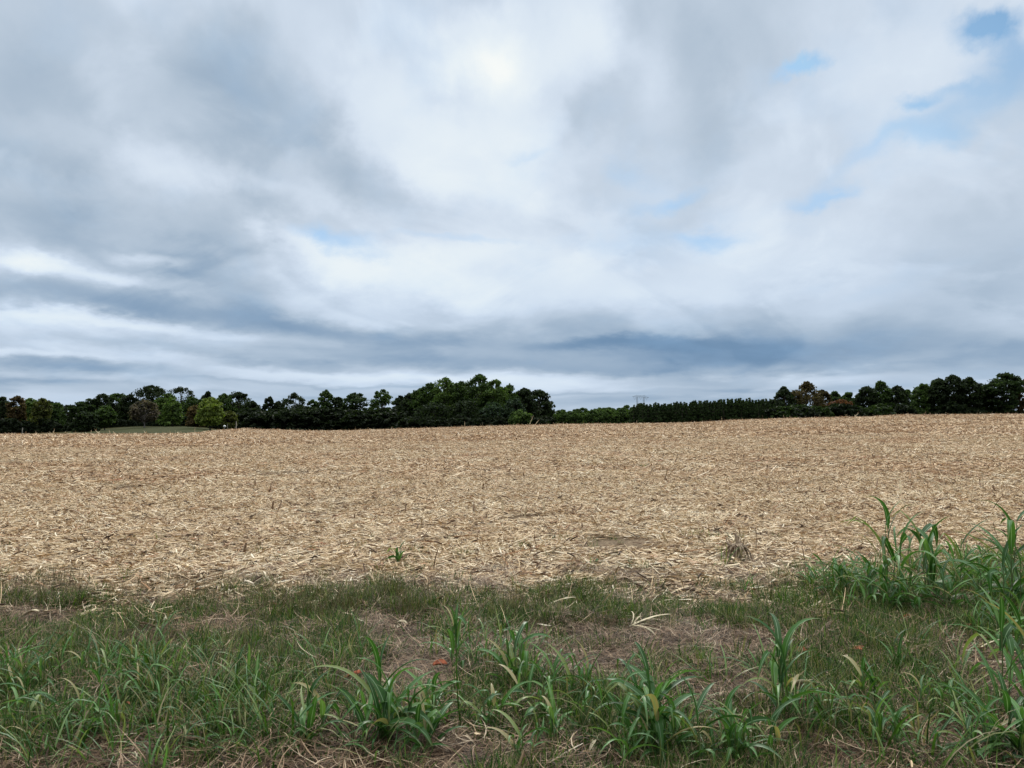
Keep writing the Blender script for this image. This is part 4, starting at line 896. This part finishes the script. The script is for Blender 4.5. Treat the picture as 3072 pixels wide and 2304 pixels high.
def stalk(px, py, lpx, ang, elev, rad, m, label, grp):
    if py < 1310:
        az_ = math.atan((px - 1536) / F); d = float(crest(az_)[0]) - 1.5; x, y = d * math.sin(az_), d * math.cos(az_); z = float(H(x, y))
    else:
        x, y, z = ground_at(px, py); d = math.hypot(x, y)
    L_ = lpx / F * d; g = np.random.default_rng(int(px * 7 + py))
    dr = np.array([math.cos(elev) * math.cos(ang), math.cos(elev) * math.sin(ang), math.sin(elev)])
    st = np.array([0, 0, .02 if elev < .5 else -.03]) - (dr * L_ / 2 if elev < .5 else 0); st[2] = max(st[2], -.03)
    pts = [st + dr * L_ * q + g.normal(0, .003, 3) for q in np.linspace(0, 1, 9)]
    rd = np.array([1, .92, 1.18, .95, .9, 1.15, .9, .85, .6]) * rad
    parts = [tube(pts, rd, 7)]
    # splintered end and a clinging leaf sheath
    P = np.tile(pts[-1], (3, 1)); parts.append(ribbons(3, P, g.random(3) * 6.28, np.full(3, elev) + g.normal(0, .3, 3), g.normal(0, .8, 3), g.normal(0, .5, 3), np.full(3, L_ * .25) , np.full(3, rad * 1.2), 3))
    P = np.tile(pts[3], (2, 1)); parts.append(ribbons(2, P, math.pi / 2 - ang + g.normal(0, .6, 2), np.full(2, elev + .3), g.normal(-1.2, .4, 2), g.normal(0, .5, 2), np.full(2, L_ * .45), np.full(2, rad * 2), 5))
    j = join(parts); ob = link('corn_stalk', mesh_np('corn_stalk', j[0], j[1], [m], j[2]), None, (x, y, z)); tag(ob, label, 'corn stalk', grp); return ob
ST = [
 (2702,1492,72,1.1,.75,.016,m_stalk,'long pale stalk sticking up from the stubble above the tall grass'),
 (2628,1470,46,1.0,.7,.013,m_dstalk,'brown stalk left of the long pale one in the right stubble'),
 (2828,1492,40,1.6,1.1,.019,m_stalk,'thick short orange tan stalk standing right of the long pale one'),
 (2768,1545,34,.9,.5,.016,m_stalk,'short tan stalk piece between the tall grass and the long pale stalk'),
 (2880,1480,30,.8,.9,.010,m_stalk,'thin leaning stalk far right in the stubble'),
 (2945,1470,36,1.2,.8,.010,m_dstalk,'narrow brown stalk near the right edge in the stubble'),
 (60,1705,210,.05,.04,.018,m_stalk,'long straight tan stalk lying flat at the left edge of the stubble'),
 (500,1615,150,.25,.06,.022,m_dstalk,'dark brown stalk lying flat in the left stubble'),
 (430,1625,230,.12,.03,.016,m_stalk,'long pale stalk lying beside the dark brown one'),
 (1200,1585,130,.35,.08,.018,m_stalk,'pale stalk slanting up rightwards in the middle stubble'),
 (1330,1590,170,.1,.05,.022,m_stalk,'broad pale stalk lying flat in the middle stubble'),
 (1425,1570,50,.7,.5,.018,m_dstalk,'brown broken stalk propped up at the end of the broad pale stalk'),
 (1420,1542,36,1.5,1.2,.017,m_dstalk,'brown stub standing left in the middle stubble row'),
 (1508,1542,36,1.6,1.3,.019,m_stalk,'tan stub upright in the middle stubble row'),
 (1555,1545,30,1.1,.9,.015,m_dstalk,'dark stub leaning right in the middle stubble row'),
 (1632,1543,40,1.5,1.2,.016,m_stalk,'pale stub upright at the right of the middle stubble row'),
 (1722,1540,44,.8,.6,.017,m_dstalk,'brown stalk leaning right beyond the stub row'),
 (1640,1655,120,.0,.05,.024,m_stalk,'thick pale stalk piece lying on the stubble right of centre'),
 (1980,1658,100,-.05,.03,.022,m_stalk,'pale stalk lying flat just left of the grey root clump'),
 (1215,1545,34,1.5,1.2,.014,m_dstalk,'thin dark stub at the left of the middle stubble row'),
 (640,1530,70,.3,.3,.014,m_stalk,'pale stalk tilted up in the left middle of the stubble'),
 (440,1480,70,.3,.2,.014,m_stalk,'tan stalk lying in the left stubble farther back'),
 (830,1540,40,1.3,1.0,.015,m_dstalk,'dark stub alone left of centre in the stubble'),
 (370,1360,40,1.0,.8,.016,m_dstalk,'brown stalk bunch standing in the far left stubble'),
 (350,1365,30,2.0,.9,.014,m_dstalk,'second brown stalk crossing the far left bunch'),
 (800,1395,30,1.3,.9,.012,m_stalk,'thin pale stalk upright in the far left centre stubble'),
 (1210,1500,40,.4,.3,.012,m_stalk,'pale short stalk in the centre left stubble'),
 (1125,1430,40,2.2,.5,.012,m_stalk,'pale stalk slanting left in the centre left stubble'),
 (2180,1580,80,.2,.1,.014,m_stalk,'pale stalk lying behind the grey root clump'),
 (2350,1600,60,.4,.3,.014,m_dstalk,'brown stalk lying right of the grey root clump, farther back'),
 (2480,1545,30,.9,.7,.013,m_stalk,'short pale stalk leaning right in the right stubble'),
 (2330,1660,120,.0,.03,.014,m_dstalk,'long thin brown stalk lying just right of the grey root clump'),
 (1930,1480,50,.3,.2,.012,m_stalk,'pale stalk in the centre right stubble'),
 (90,1560,60,.3,.2,.016,m_stalk,'pale stalk tilted at the far left of the stubble'),
 (290,1640,70,-.2,.1,.016,m_dstalk,'brown stalk lying in the left foreground stubble'),
 (1585,1273,34,.9,.9,.03,m_stalk,'pale stalk sticking up on the crest before the big clump'),
 (1602,1274,26,.6,.8,.03,m_stalk,'second crossing stalk on the crest before the big clump'),
 (1394,1279,18,1.5,1.4,.03,m_stalk,'upright pale stalk on the crest left of the crossing pair'),
 (2165,1260,14,1.5,1.4,.03,m_stalk,'upright pale stalk on the crest before the pine plantation'),
 (1910,1268,12,1.5,1.4,.03,m_stalk,'tiny upright stalk on the crest below the pylon'),
 (2560,1252,26,.6,.6,.03,m_stalk,'leaning stalk on the crest before the reddish tree'),
 (160,1300,16,1.4,1.2,.03,m_stalk,'short upright stalk on the left crest before the lawn'),
 (305,1301,30,2.6,.5,.03,m_stalk,'pale stalk leaning left on the crest beneath the small forked tree'),
 (440,1301,16,2.4,.8,.03,m_stalk,'small pale stalk on the crest before the half bare tree'),
 (585,1301,18,1.5,1.4,.03,m_stalk,'upright stalk on the crest before the yellow green tree'),
]
for s in ST: stalk(*s, 'corn stalks left standing or lying in the stubble')
# stub rows: cut corn stubs, repeats
g = np.random.default_rng(33)
stubs = []
for i in range(4):
    h = .13; parts = [tube([np.array([0, 0, -.03]), np.array([.002, 0, .04]), np.array([.006, .002, .09]), np.array([.01, 0, h])], np.array([.014, .011, .012, .009]), 7)]
    gg = np.random.default_rng(i); parts.append(ribbons(4, np.tile([0, 0, .03], (4, 1)), gg.random(4) * 6.28, gg.uniform(.6, 1.2, 4), gg.uniform(-1.8, -.5, 4), gg.normal(0, .4, 4), gg.uniform(.08, .16, 4), np.full(4, .02), 4))
    j = join(parts); stubs.append(mesh_np('corn_stub', j[0], j[1], [m_dstalk if i % 2 else m_stalk], j[2]))
cnt = 0
for yy in np.arange(9.6, 40, 1.52):
    for xx in np.arange(-24, 24, .9):
        x = xx + g.uniform(-.3, .3); y = yy + g.normal(0, .06) + .05 * x
        if abs(x) > y * HW or g.random() < .62 or float(fieldness(np.array([x]), np.array([y]))[0]) < .3: continue
        if cnt >= 230: break
        o_ = bpy.data.objects.new('corn_stub', stubs[cnt % 4]); COL.objects.link(o_)
        o_.location = (x, y, float(H(x, y))); o_.rotation_euler = (g.normal(0, .25), g.normal(0, .25), g.random() * 6.28); s = g.uniform(.8, 1.5); o_.scale = (s, s, s)
        tag(o_, 'short cut corn stub standing in the stubble rows', 'corn stub', 'corn stubs in rows across the field'); cnt += 1

# grey root clump pulled up in the stubble
def root_clump():
    x, y, z = ground_at(2215, 1680); g = np.random.default_rng(4); root = empty('root_clump', (x, y, z))
    tag(root, 'grey brown uprooted corn root clump sitting on the stubble, right of centre', 'root clump')
    parts = []
    n = 60; th = g.random(n) * 6.28; rq = g.uniform(.0, .10, n); P = np.stack([rq * np.cos(th), rq * np.sin(th), g.uniform(.0, .16, n)], -1)
    parts.append(ribbons(n, P, math.pi / 2 - th, g.normal(.5, .7, n), g.normal(-1.5, 1.0, n), g.normal(0, .9, n), g.uniform(.06, .2, n), g.uniform(.006, .032, n), 6))
    for k in range(16):
        a = k * .39; p0 = np.array([.02 * math.cos(a), .02 * math.sin(a), .15]); p1 = np.array([g.uniform(.08, .15) * math.cos(a), .12 * math.sin(a), .08]); p2 = p1 * [1.25, 1.25, 0] + [0, 0, -.01]
        parts.append(tube([p0, p1 * [.7, .7, 1.6], p1, p2], np.array([.014, .010, .007, .004]), 5))
    j = join(parts); link('roots', mesh_np('roots', j[0], j[1], [m_root], j[2]), root)
    s = join([tube([np.array([0, 0, .02]), np.array([0, 0, .10]), np.array([-.01, 0, .19]), np.array([-.03, .01, .25])], np.array([.04, .032, .018, .010]), 9)])
    link('stalk_base', mesh_np('stalk_base', s[0], s[1], [m_root]), root)
    root.scale = (1.05, 1.05, 1.15)
root_clump()
# small green shoot and weeds in the straw edge
grass_plant('seedling', 1200, 1700, 70, 'single bright green seedling standing in the straw left of centre', 4, 1, .01, .05, 1.45, -.6, 301, 'green shoots in the straw')
grass_plant('weed', 1770, 1705, 26, 'small blue green weed at the straw edge right of centre', 14, 5, .10, .05, .6, -1.2, 302, 'green shoots in the straw')
grass_plant('weed', 1930, 1405, 14, 'little dark green weed farther back in the centre right stubble', 10, 3, .12, .05, .9, -1.2, 303, 'green shoots in the straw')
